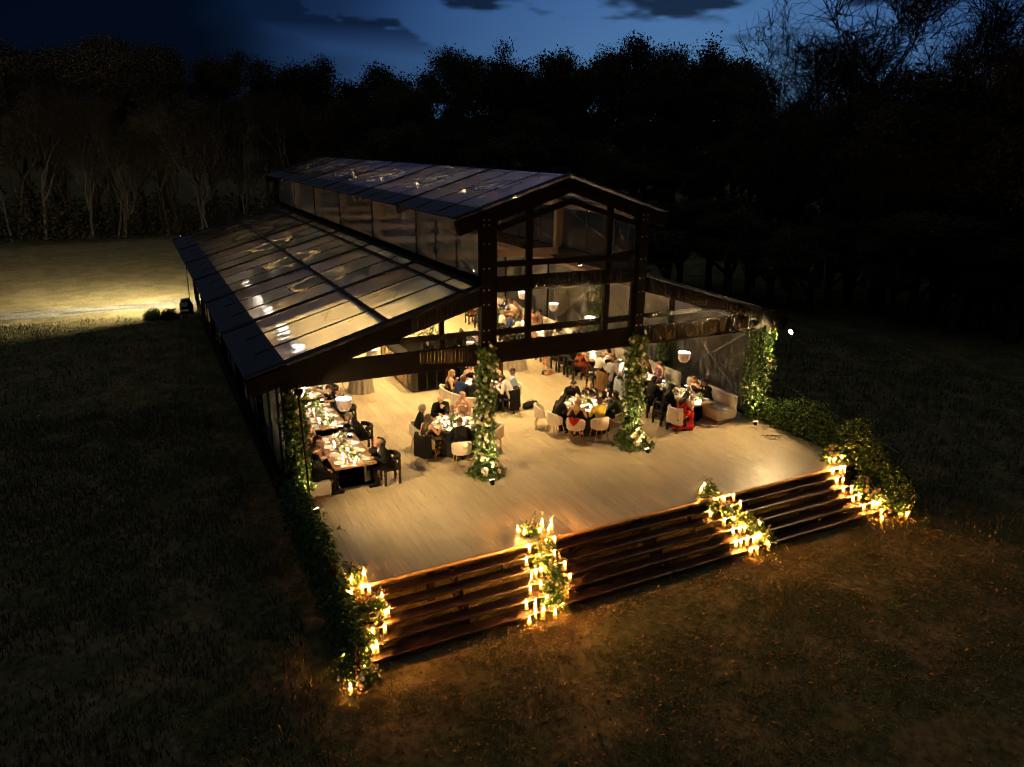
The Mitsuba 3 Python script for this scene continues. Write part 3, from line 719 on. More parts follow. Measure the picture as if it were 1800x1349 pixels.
def spray(x, y, z, r, h, nleaf, blooms, nb, bsize, seed, label, cat='flower arrangement', name='flower_arrangement', spires=0, path=None):
    """A loose arrangement; path = list of (x, y, z) mounds for one that runs down the steps."""
    g = np.random.default_rng(seed); t = thing(name, label, cat); mb = MB(); path = path or [(x, y, z, r, h)]
    for (px, py, pz, pr_, ph) in path:
        n = int(nleaf * pr_ * ph / sum(p[3] * p[4] for p in path)); a = g.uniform(0, 2 * np.pi, n); el = np.arcsin(g.uniform(-.1, 1, n)); rr = g.uniform(.3, 1.08, n) ** .6
        N = np.stack([np.cos(a) * np.cos(el), np.sin(a) * np.cos(el), np.sin(el)], -1); mb.add(*leaf_mesh(np.array([px, py, pz]) + N * rr[:, None] * [pr_, pr_ * .8, ph], N, .07, g))
        for k in range(max(2, int(10 * pr_))): sprig(mb, (px, py, pz + ph * .3), (g.normal() * .8, g.normal() * .6, 1), ph + g.uniform(.02, .16), g, (.10, .15, .04), 16, .038)
        for k in range(spires): sprig(mb, (px + g.normal() * pr_ * .4, py, pz + ph * .4), (g.normal() * .35, g.normal() * .3, 1), ph * .6 + g.uniform(.10, .24), g, (.62, .50, .36), 26, .036)
    part(t, 'foliage', mb.ply(False, True), 'leaf')
    for k in range(nb):
        px, py, pz, pr_, ph = path[g.integers(0, len(path))]
        a = g.uniform(-math.pi, .15); el = g.uniform(.1, 1.3); d = np.array([math.cos(a) * math.cos(el), math.sin(a) * math.cos(el), math.sin(el)])
        part(t, 'bloom', random.choice(BLOOMS[random.choice(blooms)]), 'petal', face(np.array([px, py, pz]) + d * [pr_ * 1.02, pr_ * .85, ph * 1.02], d, bsize * g.uniform(.65, 1.2), g.uniform(0, 6)))
    return t


sy = lambda n: -3.85 - RUN * (n - .5)
spray(0, 0, 0, 0, 0, 2200, ('blush', 'cream', 'white'), 60, .10, 41, 'cascade of blush flowers and leaves tumbling down the left end of the steps', spires=3,
      path=[(.42, -3.62, 0, .26, .34), (.34, sy(2), -.32, .30, .30), (.60, sy(2.6), -.34, .28, .40), (.30, sy(4), -.62, .30, .26), (-.02, -5.15, -.95, .34, .50), (.08, -5.45, -.95, .26, .22)])
spray(0, 0, 0, 0, 0, 1700, ('cream', 'blush'), 46, .08, 42, 'green and cream flower cascade down the steps in front of the left centre post', spires=2,
      path=[(4.50, -3.52, 0, .27, .28), (4.62, sy(1), -.16, .24, .26), (4.45, sy(2), -.32, .25, .24), (4.52, sy(3), -.48, .27, .28), (4.42, sy(4), -.64, .30, .26), (4.28, sy(5), -.80, .30, .24)])
spray(0, 0, 0, 0, 0, 1600, ('cream', 'white'), 40, .075, 43, 'leafy flower cascade with pale spires down the steps in front of the right centre post', spires=2,
      path=[(9.52, -3.68, 0, .30, .30), (9.40, sy(1.4), -.18, .25, .22), (9.75, sy(2), -.32, .26, .22), (9.92, sy(3), -.48, .27, .26), (10.18, sy(4), -.64, .26, .26), (10.24, sy(5), -.80, .25, .26)])
spray(0, 0, 0, 0, 0, 2000, ('pink', 'blush'), 52, .115, 44, 'pink and blush rose cascade with greenery down the right end of the steps', spires=1,
      path=[(14.12, -3.50, 0.06, .32, .42), (14.22, sy(3), -.48, .30, .36), (14.35, sy(4), -.62, .32, .34), (14.55, sy(5) - .1, -.85, .26, .26)])

# ------------------------------------------------------------------ candles on the steps
CANDLES = [(0,0,0.628,-3.71,0.23), (0,0,0.351,-3.786,0.23), (0,1,0.516,-3.91,0.22), (0,1,0.637,-3.984,0.24), (0,1,0.154,-3.939,0.22), (0,1,0.269,-4.016,0.24), (0,2,0.719,-4.175,0.23), (0,2,0.823,-4.218,0.3), (0,3,0.874,-4.44,0.27), (0,3,0.814,-4.44,0.22), (0,4,0.717,-4.705,0.2), (0,4,0.465,-4.731,0.24), (0,4,0.181,-4.749,0.24), (0,5,0.06,-4.97,0.22), (0,5,0.146,-4.97,0.21), (0,5,0.246,-5.004,0.27), (0,5,0.395,-4.982,0.21), (0,5,0.473,-4.97,0.28), (0,5,-0.168,-4.97,0.18), (0,6,0.141,-5.252,0.22), (0,6,-0.224,-5.671,0.2), (1,0,4.853,-3.407,0.37), (1,0,4.966,-3.633,0.41), (1,0,4.246,-3.389,0.18), (1,0,4.298,-3.605,0.21), (1,0,4.642,-3.697,0.18), (1,0,4.858,-3.704,0.21), (1,1,4.902,-3.91,0.17), (1,1,4.683,-3.91,0.16), (1,1,4.237,-3.965,0.2), (1,2,4.752,-4.175,0.19), (1,2,4.493,-4.236,0.26), (1,2,4.355,-4.214,0.23), (1,2,4.057,-4.18,0.2), (1,3,4.63,-4.44,0.17), (1,3,4.134,-4.462,0.29), (1,3,4.272,-4.44,0.19), (1,3,3.998,-4.52,0.24), (1,3,4.85,-4.466,0.24), (1,4,4.841,-4.705,0.18), (1,4,4.123,-4.705,0.21), (1,4,3.854,-4.74,0.23), (1,5,4.129,-4.97,0.2), (1,5,4.613,-4.97,0.38), (1,5,3.649,-4.97,0.22), (1,5,3.815,-5.034,0.24), (1,6,3.901,-5.227,0.34), (1,6,3.741,-5.186,0.21), (1,6,3.531,-5.317,0.21), (1,6,4.123,-5.333,0.21), (1,6,4.386,-5.201,0.19), (2,0,9.532,-3.481,0.44), (2,0,9.306,-3.629,0.34), (2,1,10.059,-4.004,0.28), (2,2,10.146,-4.175,0.24), (2,1,9.56,-3.973,0.17), (2,1,9.776,-3.974,0.16), (2,2,9.864,-4.175,0.17), (2,2,9.182,-4.175,0.2), (2,3,9.396,-4.44,0.3), (2,3,9.718,-4.44,0.15), (2,3,9.86,-4.44,0.13), (2,3,10.114,-4.44,0.19), (2,4,10.334,-4.705,0.19), (2,4,9.47,-4.705,0.24), (2,4,9.68,-4.705,0.18), (2,4,9.827,-4.708,0.19), (2,5,9.327,-4.97,0.2), (2,5,9.484,-4.97,0.28), (2,5,9.675,-4.97,0.25), (2,5,9.889,-4.987,0.21), (2,5,10.024,-4.97,0.19), (2,5,10.104,-4.982,0.24), (2,6,9.599,-5.209,0.18), (2,6,9.77,-5.222,0.19), (2,6,10.139,-5.225,0.18), (3,0,13.886,-3.63,0.23), (3,0,14.025,-3.695,0.24), (3,0,14.317,-3.671,0.15), (3,1,13.707,-3.933,0.23), (3,1,13.946,-3.984,0.22), (3,1,14.042,-4.029,0.22), (3,2,13.615,-4.175,0.21), (3,2,13.773,-4.242,0.26), (3,3,13.58,-4.447,0.25), (3,3,13.757,-4.558,0.26), (3,4,13.903,-4.718,0.23), (3,4,13.624,-4.751,0.22), (3,5,13.802,-4.97,0.22), (3,5,14.124,-4.992,0.23), (3,5,14.213,-5.035,0.21), (3,5,14.347,-5.017,0.3), (3,6,14.201,-5.215,0.18), (3,6,13.912,-5.463,0.18), (3,6,14.607,-5.665,0.2), (3,6,14.633,-5.497,0.16)]
cyl = lambda r, h, n=14: MB().lathe([(r * .94, .004), (r, .004), (r, h * .5), (r, h)], n).ply(True)
ring = lambda r, t, n=14: MB().lathe([(r - t, 0), (r, t), (r + t, 0), (r, -t), (r - t, 0)], n)
flame_d = MB().lathe([(.0005, 0), (.006, .010), (.0085, .022), (.0070, .042), (.003, .062), (.0005, .076)], 8).ply(True)
HC = {}


def glass_kit(r, h, wh):
    k = (round(r, 3), round(h, 2), round(wh, 2))
    if k not in HC:
        rim = ring(r, .0022); rim.v[0][:, 2] += k[1]; bot = ring(r * .97, .003); rim.add(bot.v[0] + [0, 0, .004], bot.f[0])
        HC[k] = (cyl(r, k[1]), rim.ply(True), MB().lathe([(r * .70, .004), (r * .72, k[2] * .5), (r * .71, k[2] * .9), (r * .66, k[2])], 14).ply(True))
    return HC[k]


ORD = ["first", "second", "third", "fourth", "fifth", "sixth", "seventh", "eighth"]
WHERE0 = ['leftmost', 'second-from-left', 'third-from-left', 'rightmost']
STEPN = ['on the deck edge', 'on the top step', 'on the second step', 'on the third step', 'on the fourth step', 'on the bottom step', 'on the grass']
ORD = ['first', 'second', 'third', 'fourth', 'fifth', 'sixth', 'seventh', 'eighth']
byrow = {}
for c in CANDLES: byrow.setdefault((c[0], c[1]), []).append(c)
for (ci, n), cs in sorted(byrow.items()):
    cs.sort(key=lambda c: c[2])
    for i, (_, _, x, y, h) in enumerate(cs):
        who = 'lone' if len(cs) == 1 else ORD[i] + '-from-left'
        t = thing('hurricane_candle', '%s candle in %sglass cylinder %s, %s flower cascade' % (who, 'tall ' if h > .3 else '', STEPN[n], WHERE0[ci]), 'candle', 'lit candles in glass cylinders on the front steps')
        h = max(h, .16); r = .046 if h < .3 else .058; wh = (.09 if h < .3 else .13) + .02 * (i % 3) + (.03 if n == 6 else 0)
        gl, rm, wx = glass_kit(r, h, wh); z = -RISE * n if n < 6 else float(gz(x, y)) + .005; tw = at(x, y, z)
        part(t, 'glass', gl, 'glass', tw); part(t, 'rim', rm, 'crystal_white', tw); part(t, 'wax', wx, 'wax', tw)
        part(t, 'flame', flame_d, 'flame_off', at(x, y, z + wh - .006), emit=[4900 * c * (1.25 if h > .3 else 1) for c in CANDLE], weight=2)

# ------------------------------------------------------------------ people
SPH = m3.Manifold.sphere(1.0, 10)
sp = lambda p, r: SPH.scale([r, r, r]).translate([float(v) for v in p])
hull = lambda *a: m3.Manifold.batch_hull([sp(p, r) for p, r in a])
add_all = lambda hs: m3.Manifold.batch_boolean(hs, m3.OpType.Add)


def rotx(p, c, a):
    p = np.array(p, float) - c; ca, sa = math.cos(a), math.sin(a)
    return np.array([p[0], p[1] * ca - p[2] * sa, p[1] * sa + p[2] * ca]) + c


def rotz_(p, c, a):
    p = np.array(p, float) - c; ca, sa = math.cos(a), math.sin(a)
    return np.array([p[0] * ca - p[1] * sa, p[0] * sa + p[1] * ca, p[2]]) + c


# pose: lean (forward), head yaw, head nod, right and left wrist position, and elbow position
POSES = {
    'eat': (.22, .0, .25, (.15, .38, .80), (-.15, .36, .80)), 'talk': (.10, .55, .02, (.20, .40, .92), (-.16, .34, .80)), 'chat': (.14, -.55, .05, (.17, .38, .80), (-.05, .30, 1.0)),
    'lean': (.34, .15, .30, (.12, .44, .82), (-.20, .40, .80)), 'drink': (.05, .1, -.05, (.05, .22, 1.08), (-.15, .34, .80)), 'rest': (-.06, -.3, .05, (.12, .26, .60), (-.12, .26, .60)),
    'listen': (.02, .75, .0, (.14, .32, .80), (-.12, .28, .62)), 'stand': (.03, .2, .1, (.22, .12, .98), (-.20, .20, 1.05)), 'serve': (.25, -.2, .35, (.16, .42, 1.02), (-.16, .40, 1.02))}
PC = {}


def figure(pose, fem):
    """Joint positions and the head/upper transforms of one pose; standing figures are 1.72 m tall."""
    lean, yaw, nod, wr, wl = POSES[pose]; st = pose in ('stand', 'serve'); f = .92 if fem else 1.0
    z0 = .95 if st else .53; piv = np.array([0, -.05, z0])
    U = lambda p: rotx(np.array(p) + [0, 0, z0 - .53], piv, -lean)
    nk = U((0, .03, 1.05))
    Hd = lambda p: rotx(rotz_(U(p), nk, yaw), nk, -nod)
    J = {'U': U, 'H': Hd, 'f': f, 'st': st}
    for s, w, n in ((1, wr, 'r'), (-1, wl, 'l')):
        sh = U((s * .178 * f, .02, 1.0)); w = np.array(w, float); d = w - sh; ln = np.linalg.norm(d)
        mx = .53
        if ln > mx: w = sh + d / ln * mx; d = w - sh; ln = mx
        mid = sh + d * .52; h_ = math.sqrt(max(.275 ** 2 - (ln * .5) ** 2, .0009)); down = np.array([s * .55, -.15, -1.0]); down -= d * (down @ d) / ln ** 2; el = mid + unit(down) * h_
        J['sh' + n], J['el' + n], J['wr' + n] = sh, el, w
        if st: J['hip' + n], J['kn' + n], J['an' + n], J['to' + n] = [np.array(p) for p in ((s * .085, -.04, .92), (s * .10, .02, .50), (s * .10, -.02 + s * .05, .08), (s * .12, .15 + s * .05, .035))]
        else: J['hip' + n], J['kn' + n], J['an' + n], J['to' + n] = [np.array(p) for p in ((s * .09, -.03, .53), (s * .115, .38, .52), (s * .11, .36 - .06 * (s < 0), .09), (s * .13, .55 - .06 * (s < 0), .035))]
    return J


def torso(J, e, top=True, low=True):
    U, f = J['U'], J['f']; hs = []
    L1 = [(U((s * .085, -.05, .53)), .108 + e) for s in (1, -1)]; L2 = [(U((s * .055 * f, -.03, .74)), .098 * f + e) for s in (1, -1)]; L3 = [(U((s * .085 * f, .02, .91)), .100 * f + e) for s in (1, -1)]; L4 = [(U((s * .150 * f, .015, 1.0)), .060 + e) for s in (1, -1)]
    if low: hs.append(hull(*L1, *L2))
    hs.append(hull(*L2, *L3))
    if top: hs += [hull(*L3, *L4), hull(*L4, (U((0, .02, 1.05)), .062 + e * .5))]
    return hs


def hand(w, d, s, curl):
    d = unit(d); sd = unit(np.cross(d, [0, 0, 1.0])) if abs(d[2]) < .95 else np.array([1.0, 0, 0]); pn = np.cross(sd, d); hs = [hull((w, .027), (w + d * .075 + sd * .028, .014), (w + d * .075 - sd * .028, .014))]
    for k, ln in zip((-1.5, -.5, .5, 1.5), (.052, .066, .070, .060)):
        b = w + d * .080 + sd * k * .0185; m1 = b + d * ln * .55 - pn * curl * .012; e = m1 + unit(d - pn * curl * .9) * ln * .5
        hs += [hull((b, .0098), (m1, .0088)), hull((m1, .0088), (e, .0072))]
    b = w + d * .030 + sd * s * .026; m1 = b + unit(d + sd * s * .9) * .035; hs += [hull((b, .013), (m1, .011)), hull((m1, .011), (m1 + unit(d + sd * s * .3) * .028, .009))]
    return hs


def body_mesh(pose, fem):
    k = (pose, fem)
    if k in PC: return PC[k]
    J = figure(pose, fem); H, f = J['H'], J['f']; hs = torso(J, 0)
    hs += [hull((J['U']((0, .02, 1.03)), .056), (H((0, .045, 1.12)), .050)), hull((H((0, .045, 1.225)), .090), (H((0, .075, 1.205)), .078), (H((0, .105, 1.135)), .040)), hull((H((0, .150, 1.205)), .008), (H((0, .166, 1.180)), .014), (H((0, .140, 1.172)), .016))]
    for s in (1, -1): hs.append(hull((H((s * .088, .045, 1.215)), .016), (H((s * .086, .05, 1.185)), .012)))
    for n, s in (('r', 1), ('l', -1)):
        sh, el, w = J['sh' + n], J['el' + n], J['wr' + n]
        hs += [hull((sh, .056 * f), (el, .043 * f)), hull((el, .043 * f), (el + (w - el) * .35, .042 * f), (w, .028))]
        dd = w - el; dd = dd * [1, 1, .35] if not J['st'] else dd
        hs += hand(w, dd + np.array([-s * .06, 0, -.01]), -s, .9 if pose in ('drink', 'talk') else .45)
        hs += [hull((J['hip' + n], .092), (J['kn' + n], .062)), hull((J['kn' + n], .060), (J['kn' + n] * .65 + J['an' + n] * .35 + [0, -.02, 0], .058), (J['an' + n], .040)), hull((J['an' + n] + [0, -.03, -.035], .038), (J['to' + n], .028))]
    PC[k] = mikit.ply(add_all(hs), None, 50)
    ey = MB()
    for s in (1, -1):
        v, fc = meshkit.arrays(sp(H((s * .032, .143, 1.213)), .0125))[:2]; ey.add(v, fc)
    bw = hull((H((-.02, .142, 1.160)), .007), (H((.02, .142, 1.160)), .007))
    PC[('eyes',) + k] = ey.ply(); PC[('mouth',) + k] = mikit.ply(bw, None, 50)
    return PC[k]


def garment(pose, fem, kind):
    k = ('g', pose, fem, kind)
    if k in PC: return PC[k]
    J = figure(pose, fem); U, f = J['U'], J['f']; hs = []
    if kind in ('jacket', 'shirt', 'blouse'):
        e = {'jacket': .022, 'shirt': .013, 'blouse': .011}[kind]; hs += torso(J, e)
        for n in 'rl':
            sh, el, w = J['sh' + n], J['el' + n], J['wr' + n]; hs += [hull((sh, .056 * f + e + .004), (el, .045 * f + e)), hull((el, .045 * f + e), (el + (w - el) * (.93 if kind != 'blouse' else .5), .034 + e * .6))]
        if kind == 'jacket': hs.append(hull(*[(U((s * .10, -.05, .50)), .125) for s in (1, -1)], *[(U((s * .07, -.03, .70)), .11) for s in (1, -1)]))
    elif kind in ('dress', 'gown'):
        hs += torso(J, .012, top=False)
        for s in (1, -1): hs.append(hull((U((s * .10 * f, .03, .95)), .062), (U((s * .085 * f, .03, 1.045)), .022)))
        a = [(J['hipr'], .12), (J['hipl'], .12)]; b = [(J['knr'], .095), (J['knl'], .095)]; c = [((J['knr'] + J['anr'] * 2) / 3 + [.03, 0, 0], .085), ((J['knl'] + J['anl'] * 2) / 3 - [.03, 0, 0], .085)]
        hs += [hull(*a, *b), hull(*b, *c)]
        if kind == 'gown': hs.append(hull(*c, (J['anr'] + [.10, 0, 0], .08), (J['anl'] - [.10, 0, 0], .08), (np.array([0, -.16, .12]), .1)))
    elif kind == 'trousers':
        hs.append(hull(*[(U((s * .085, -.05, .53)), .114) for s in (1, -1)], *[(U((s * .06, -.04, .62)), .105) for s in (1, -1)]))
        for n in 'rl': hs += [hull((J['hip' + n], .102), (J['kn' + n], .072)), hull((J['kn' + n], .072), (J['an' + n] + [0, -.01, .02], .056))]
    elif kind == 'shoes':
        for n in 'rl': hs.append(hull((J['an' + n] + [0, -.03, -.045], .044), (J['an' + n] + [0, .03, -.03], .042), (J['to' + n] + [0, .015, 0], .034)))
    elif kind == 'shirt_front':
        q = lambda x, z, y: U((x, y, z)); hs.append(hull((q(.032, 1.05, .085), .016), (q(-.032, 1.05, .085), .016), (q(.02, .95, .135), .012), (q(-.02, .95, .135), .012), (q(0, .80, .098), .010)))
        hs.append(hull((q(.04, 1.075, .03), .036), (q(-.04, 1.075, .03), .036)))
    elif kind == 'bow_tie':
        q = lambda x, z, y: U((x, y, z)); hs += [hull((q(0, 1.06, .108), .008), (q(s * .045, 1.07, .104), .008), (q(s * .045, 1.045, .104), .008)) for s in (1, -1)]
    PC[k] = mikit.ply(add_all(hs), None, 50)
    return PC[k]


def hair(pose, fem, style):
    k = ('h', pose, fem, style)
    if k in PC: return PC[k]
    J = figure(pose, fem); H = J['H']; U = J['U']
    cap = hull((H((0, .035, 1.248)), .090), (H((0, .012, 1.215)), .088), (H((0, .085, 1.268)), .062), (H((0, .0, 1.17)), .070))
    if style == 'short': hs = [cap]
    elif style == 'balding': hs = [hull((H((0, -.018, 1.19)), .072), (H((.045, .02, 1.19)), .055), (H((-.045, .02, 1.19)), .055))]
    elif style == 'bun': hs = [cap, hull((H((0, -.085, 1.26)), .045), (H((0, -.07, 1.25)), .048))]
    else: hs = [cap, hull((H((0, .0, 1.2)), .094), (H((.06, .01, 1.10)), .050), (H((-.06, .01, 1.10)), .050)), hull((H((.05, .0, 1.10)), .055), (H((-.05, .0, 1.10)), .055), (U((.05, -.09, .93)), .048), (U((-.05, -.09, .93)), .048)), hull((U((.04, -.09, .93)), .048), (U((-.04, -.09, .93)), .048), (U((0, -.09, .82)), .03))]
    if style == 'beard':
        hs = [cap]
    PC[k] = mikit.ply(add_all(hs), None, 60)
    return PC[k]


def beard(pose, fem):
    k = ('b', pose)
    if k not in PC:
        H = figure(pose, fem)['H']; PC[k] = mikit.ply(hull((H((0, .112, 1.130)), .040), (H((.045, .07, 1.15)), .035), (H((-.045, .07, 1.15)), .035)), None, 60)
    return PC[k]


def person(x, y, th, pose, fem, skin, hs, hc, outfit, label, z=0.0, group=None, s=1.0):
    """th: the way the person faces (radians, from +x); outfit: ('suit', colour) | ('tux',) | ('shirt', colour, trousers) | ('dress', colour) | ('gown', colour) | ('blouse', colour)."""
    key = thing('person', label, 'person', group); tw = at(x, y, z, th - math.pi / 2, s)
    put(key, body_mesh(pose, fem), 'skin_' + skin, tw)
    part(key, 'eyes', PC[('eyes', pose, fem)], 'hair_black', tw); part(key, 'mouth', PC[('mouth', pose, fem)], 'cloth_plum', tw)
    if hs: part(key, 'hair', hair(pose, fem, hs), 'hair_' + hc, tw)
    if hs == 'beard': part(key, 'beard', beard(pose, fem), 'hair_' + hc, tw)
    k = outfit[0]; G = lambda kd, c: part(key, kd, garment(pose, fem, kd), 'cloth_' + c, tw)
    if k in ('suit', 'tux'):
        c = outfit[1] if len(outfit) > 1 else 'black'; G('jacket', c); G('trousers', c); G('shirt_front', 'white')
        if k == 'tux': G('bow_tie', 'black')
    elif k == 'shirt': G('shirt', outfit[1]); G('trousers', outfit[2])
    elif k == 'blouse': G('blouse', outfit[1]); G('trousers', 'black')
    else: G(k, outfit[1])
    G('shoes', 'black')
    return key


# ------------------------------------------------------------------ furniture
def arcshell(r0, r1, z0, z1, a0_, a1_, n=16, slope=0.0):
    a = np.linspace(a0_, a1_, n); mb = MB(); sl = z1 - slope * (1 - np.cos((a - (a0_ + a1_) / 2))) ** 1.2
    ring_ = lambda r, z: np.stack([r * np.cos(a), r * np.sin(a), z + 0 * a], -1)
    P = np.stack([ring_(r0, z0), ring_(r0 * .98, sl), ring_((r0 + r1) / 2, sl + .02), ring_(r1, sl), ring_(r1 * .94, z0), ring_(r0, z0)], 0)
    mb.grid(P)
    for e in (0, n - 1): q = P[:5, e]; mb.add(q, np.array([[0, 1, 2], [0, 2, 3], [0, 3, 4]]))
    return mb.ply(40)


WCH = {'seat': MB().lathe([(.001, .37), (.20, .37), (.235, .40), (.24, .44), (.21, .47), (.001, .475)], 20).ply(40), 'backrest': arcshell(.235, .285, .385, .77, math.pi * 1.0 - .25, math.pi * 2.0 + .25, 20, .13)}
WLEG = [MB().tube([(i * .15, j * .15, .385), (i * .215, j * .215, 0)], [.018, .012], 8).ply(40) for i in (-1, 1) for j in (-1, 1)]
BCH = {'seat': rbox((.48, .46, .09), .03)}
BLEG = [MB().bar((i * .20, j * .19, 0), (i * .20, j * .19, .40 if j > 0 else .70), .055, .055).ply() for i in (-1, 1) for j in (-1, 1)]
aa = np.linspace(math.pi * 1.08, math.pi * 1.92, 12)
BBACK = MB().tube(np.stack([.27 * np.cos(aa), .05 + .27 * np.sin(aa), .735 + 0 * aa], -1), .062, 10).ply(40)


def white_chair(x, y, th, label, group='white barrel chairs around the round tables'):
    t = thing('barrel_chair', label, 'chair', group); tw = at(x, y, 0, th - math.pi / 2)
    part(t, 'seat', WCH['seat'], 'chair_shell', tw); part(t, 'backrest', WCH['backrest'], 'chair_shell', tw)
    for l in WLEG: part(t, 'leg', l, 'oak_leg', tw)
    return t


def black_chair(x, y, th, label, group='black roll-back chairs along the long tables'):
    t = thing('roll_back_chair', label, 'chair', group); tw = at(x, y, 0, th - math.pi / 2)
    part(t, 'seat', BCH['seat'], 'black_fabric', tw @ T().translate([0, 0, .39])); part(t, 'backrest', BBACK, 'black_fabric', tw)
    for l in BLEG: part(t, 'leg', l, 'black_wood', tw)
    return t


plate_d = MB().lathe([(.001, .004), (.085, .004), (.135, .018), (.138, .021), (.085, .010), (.001, .009)], 20).ply(40)
glass_d = MB().lathe([(.034, 0), (.006, .004), (.005, .085), (.022, .10), (.036, .135), (.033, .19)], 12).ply(True)
wine_d = MB().lathe([(.001, .101), (.021, .102), (.033, .130), (.001, .131)], 12).ply(40)
tumbler_d = MB().lathe([(.001, .004), (.030, .004), (.034, .05), (.036, .10)], 12).ply(True)
napkin_d = rbox((.11, .20, .012), .005, 6)
vot_g = MB().lathe([(.001, .003), (.032, .004), (.036, .03), (.040, .085)], 12).ply(True)
vot_w = MB().lathe([(.001, .006), (.029, .006), (.029, .034), (.001, .034)], 10).ply(40)
vot_f = MB().lathe([(.0005, .036), (.009, .046), (.011, .056), (.007, .070), (.0005, .088)], 8).ply(True)
pr('red_wine', (.10, .006, .012), .15)


def setting(cx, cy, dx, dy, tab, z, wine):
    """Plate, napkin and glasses for one seat: (dx, dy) points from the seat to the table's middle."""
    px, py = -dy, dx; a = math.atan2(dy, dx)
    t = thing('dinner_plate', 'white dinner plate on the %s' % tab, 'plate', 'dinner plates on the %s' % tab); put(t, plate_d, 'porcelain', at(cx, cy, z))
    t = thing('folded_napkin', 'dark folded napkin beside a plate on the %s' % tab, 'napkin', 'folded napkins on the %s' % tab); put(t, napkin_d, 'napkin_cloth', at(cx + px * .20, cy + py * .20, z, a + math.pi / 2))
    t = thing('wine_glass', 'stemmed wine glass on the %s' % tab, 'glass', 'wine glasses on the %s' % tab); tw = at(cx + dx * .19 - px * .12, cy + dy * .19 - py * .12, z); part(t, 'bowl', glass_d, 'glass', tw)
    if wine: part(t, 'wine', wine_d, 'red_wine', tw)
    t = thing('wine_glass', 'stemmed wine glass on the %s' % tab, 'glass', 'wine glasses on the %s' % tab); part(t, 'bowl', glass_d, 'glass', at(cx + dx * .24 - px * .03, cy + dy * .24 - py * .03, z))
    t = thing('bread_plate', 'small white bread plate on the %s' % tab, 'plate', 'bread plates on the %s' % tab); put(t, plate_d, 'porcelain', at(cx + dx * .05 - px * .21, cy + dy * .05 - py * .21, z, 0, .55))
    t = thing('water_glass', 'clear water tumbler on the %s' % tab, 'glass', 'water tumblers on the %s' % tab); put(t, tumbler_d, 'glass', at(cx + dx * .16 + px * .02, cy + dy * .16 + py * .02, z))


def votive(x, y, z, tab, power=1.0, w=.6):
    t = thing('votive_candle', 'lit votive candle among flowers on the %s' % tab, 'candle', 'votive candles on the %s' % tab); tw = at(x, y, z)
    part(t, 'glass', vot_g, 'glass', tw); part(t, 'wax', vot_w, 'wax', tw); part(t, 'flame', vot_f, 'flame_off', tw, emit=[1150 * power * c for c in (1.0, .70, .42)], weight=w)


def centrepiece(x, y, z, r, h, seed, tab, nl=260, nb=9, ordn=''):
    return spray(x, y, z, r, h, nl, ('white', 'cream', 'blush'), nb, .085, seed, 'low white and green flower centrepiece %son the %s' % (ordn, tab), 'centrepiece', 'flower_centrepiece')


top_d = MB().box((0, 0, .725), (1.06, 2.27, .05)).ply()
LN = ['front', 'second', 'third', 'fourth', 'fifth', 'sixth', 'seventh', 'eighth']


def long_table(side, i):
    cx = 1.55 if side == 'left' else 12.53; cy_ = 1.27 + 2.79 * i; tab = '%s %s long table' % (LN[i], side); s = 1 if side == 'left' else -1
    t = thing('long_table', 'dark wood long dining table, %s of the row along the %s wall' % (LN[i] if i else 'foremost', side), 'table', 'long dining tables along the side walls')
    part(t, 'tabletop', top_d, 'table_wood', at(cx, cy_))
    for j in (-1, 1): part(t, 'pedestal', MB().bar((cx, cy_ + j * .62, .70), (cx, cy_ + j * .62, 0), .62, .16).ply(), 'table_wood')
    ns = 4; near = i < 4
    for k in range(ns):
        yy = cy_ - .84 + .56 * k
        for q in (-1, 1):
            if near: setting(cx + q * .34, yy, -q, 0, tab, .752, (k + i) % 2 == 0)
    for k in range(3): centrepiece(cx + .05 * (-1) ** k, cy_ - .72 + .72 * k, .752, .22, .20, 300 + i * 10 + k + (50 if s < 0 else 0), tab, 150, 15 if i < 4 else 6, ['nearest ', 'middle ', 'farthest '][k])
    for k in range(8 if near else 3): votive(cx + .16 * math.sin(k * 2.2 + i), cy_ - 1.0 + (.28 if near else .8) * k, .752, tab, 1.0 if near else 2.6)
    # banquette on the wall side
    bx = cx - s * .98; b = thing('banquette_sofa', 'white upholstered banquette on the wall side of the %s' % tab, 'sofa', 'white banquettes along the side walls'); tw = at(bx, cy_ + (.04 if s > 0 else -.02), 0, 0 if s > 0 else math.pi)
    if near:
        part(b, 'base', SOFA[0], 'table_wood', tw); part(b, 'seat', SOFA[1], 'white_fabric', tw); part(b, 'backrest', SOFA[2], 'white_fabric', tw)
    else:
        part(b, 'seat', SOFA[1], 'white_fabric', tw); part(b, 'backrest', SOFA[2], 'white_fabric', tw)
    # pendant drum lamp
    pendant(cx + (.06 if s > 0 else .05), cy_, 1.90, 'white drum pendant lamp hanging over the %s' % tab, .20, 1.0)


def rb(size, c, r=.05):
    return [m3.Manifold.batch_hull([m3.Manifold.sphere(r, 8).translate([c[0] + i * (size[0] / 2 - r), c[1] + j * (size[1] / 2 - r), c[2] + k * (size[2] / 2 - r)]) for i in (-1, 1) for j in (-1, 1) for k in (-1, 1)])][0]


SOFA = [MB().box((0, 0, .04), (.62, 2.28, .08)).ply(), mikit.ply(rb((.72, 2.34, .38), (.0, 0, .27), .06), None, 35), mikit.ply(rb((.20, 2.36, .78), (-.34, 0, .47), .07), None, 35)]
df('shade_inner', (.8, .74, .68))


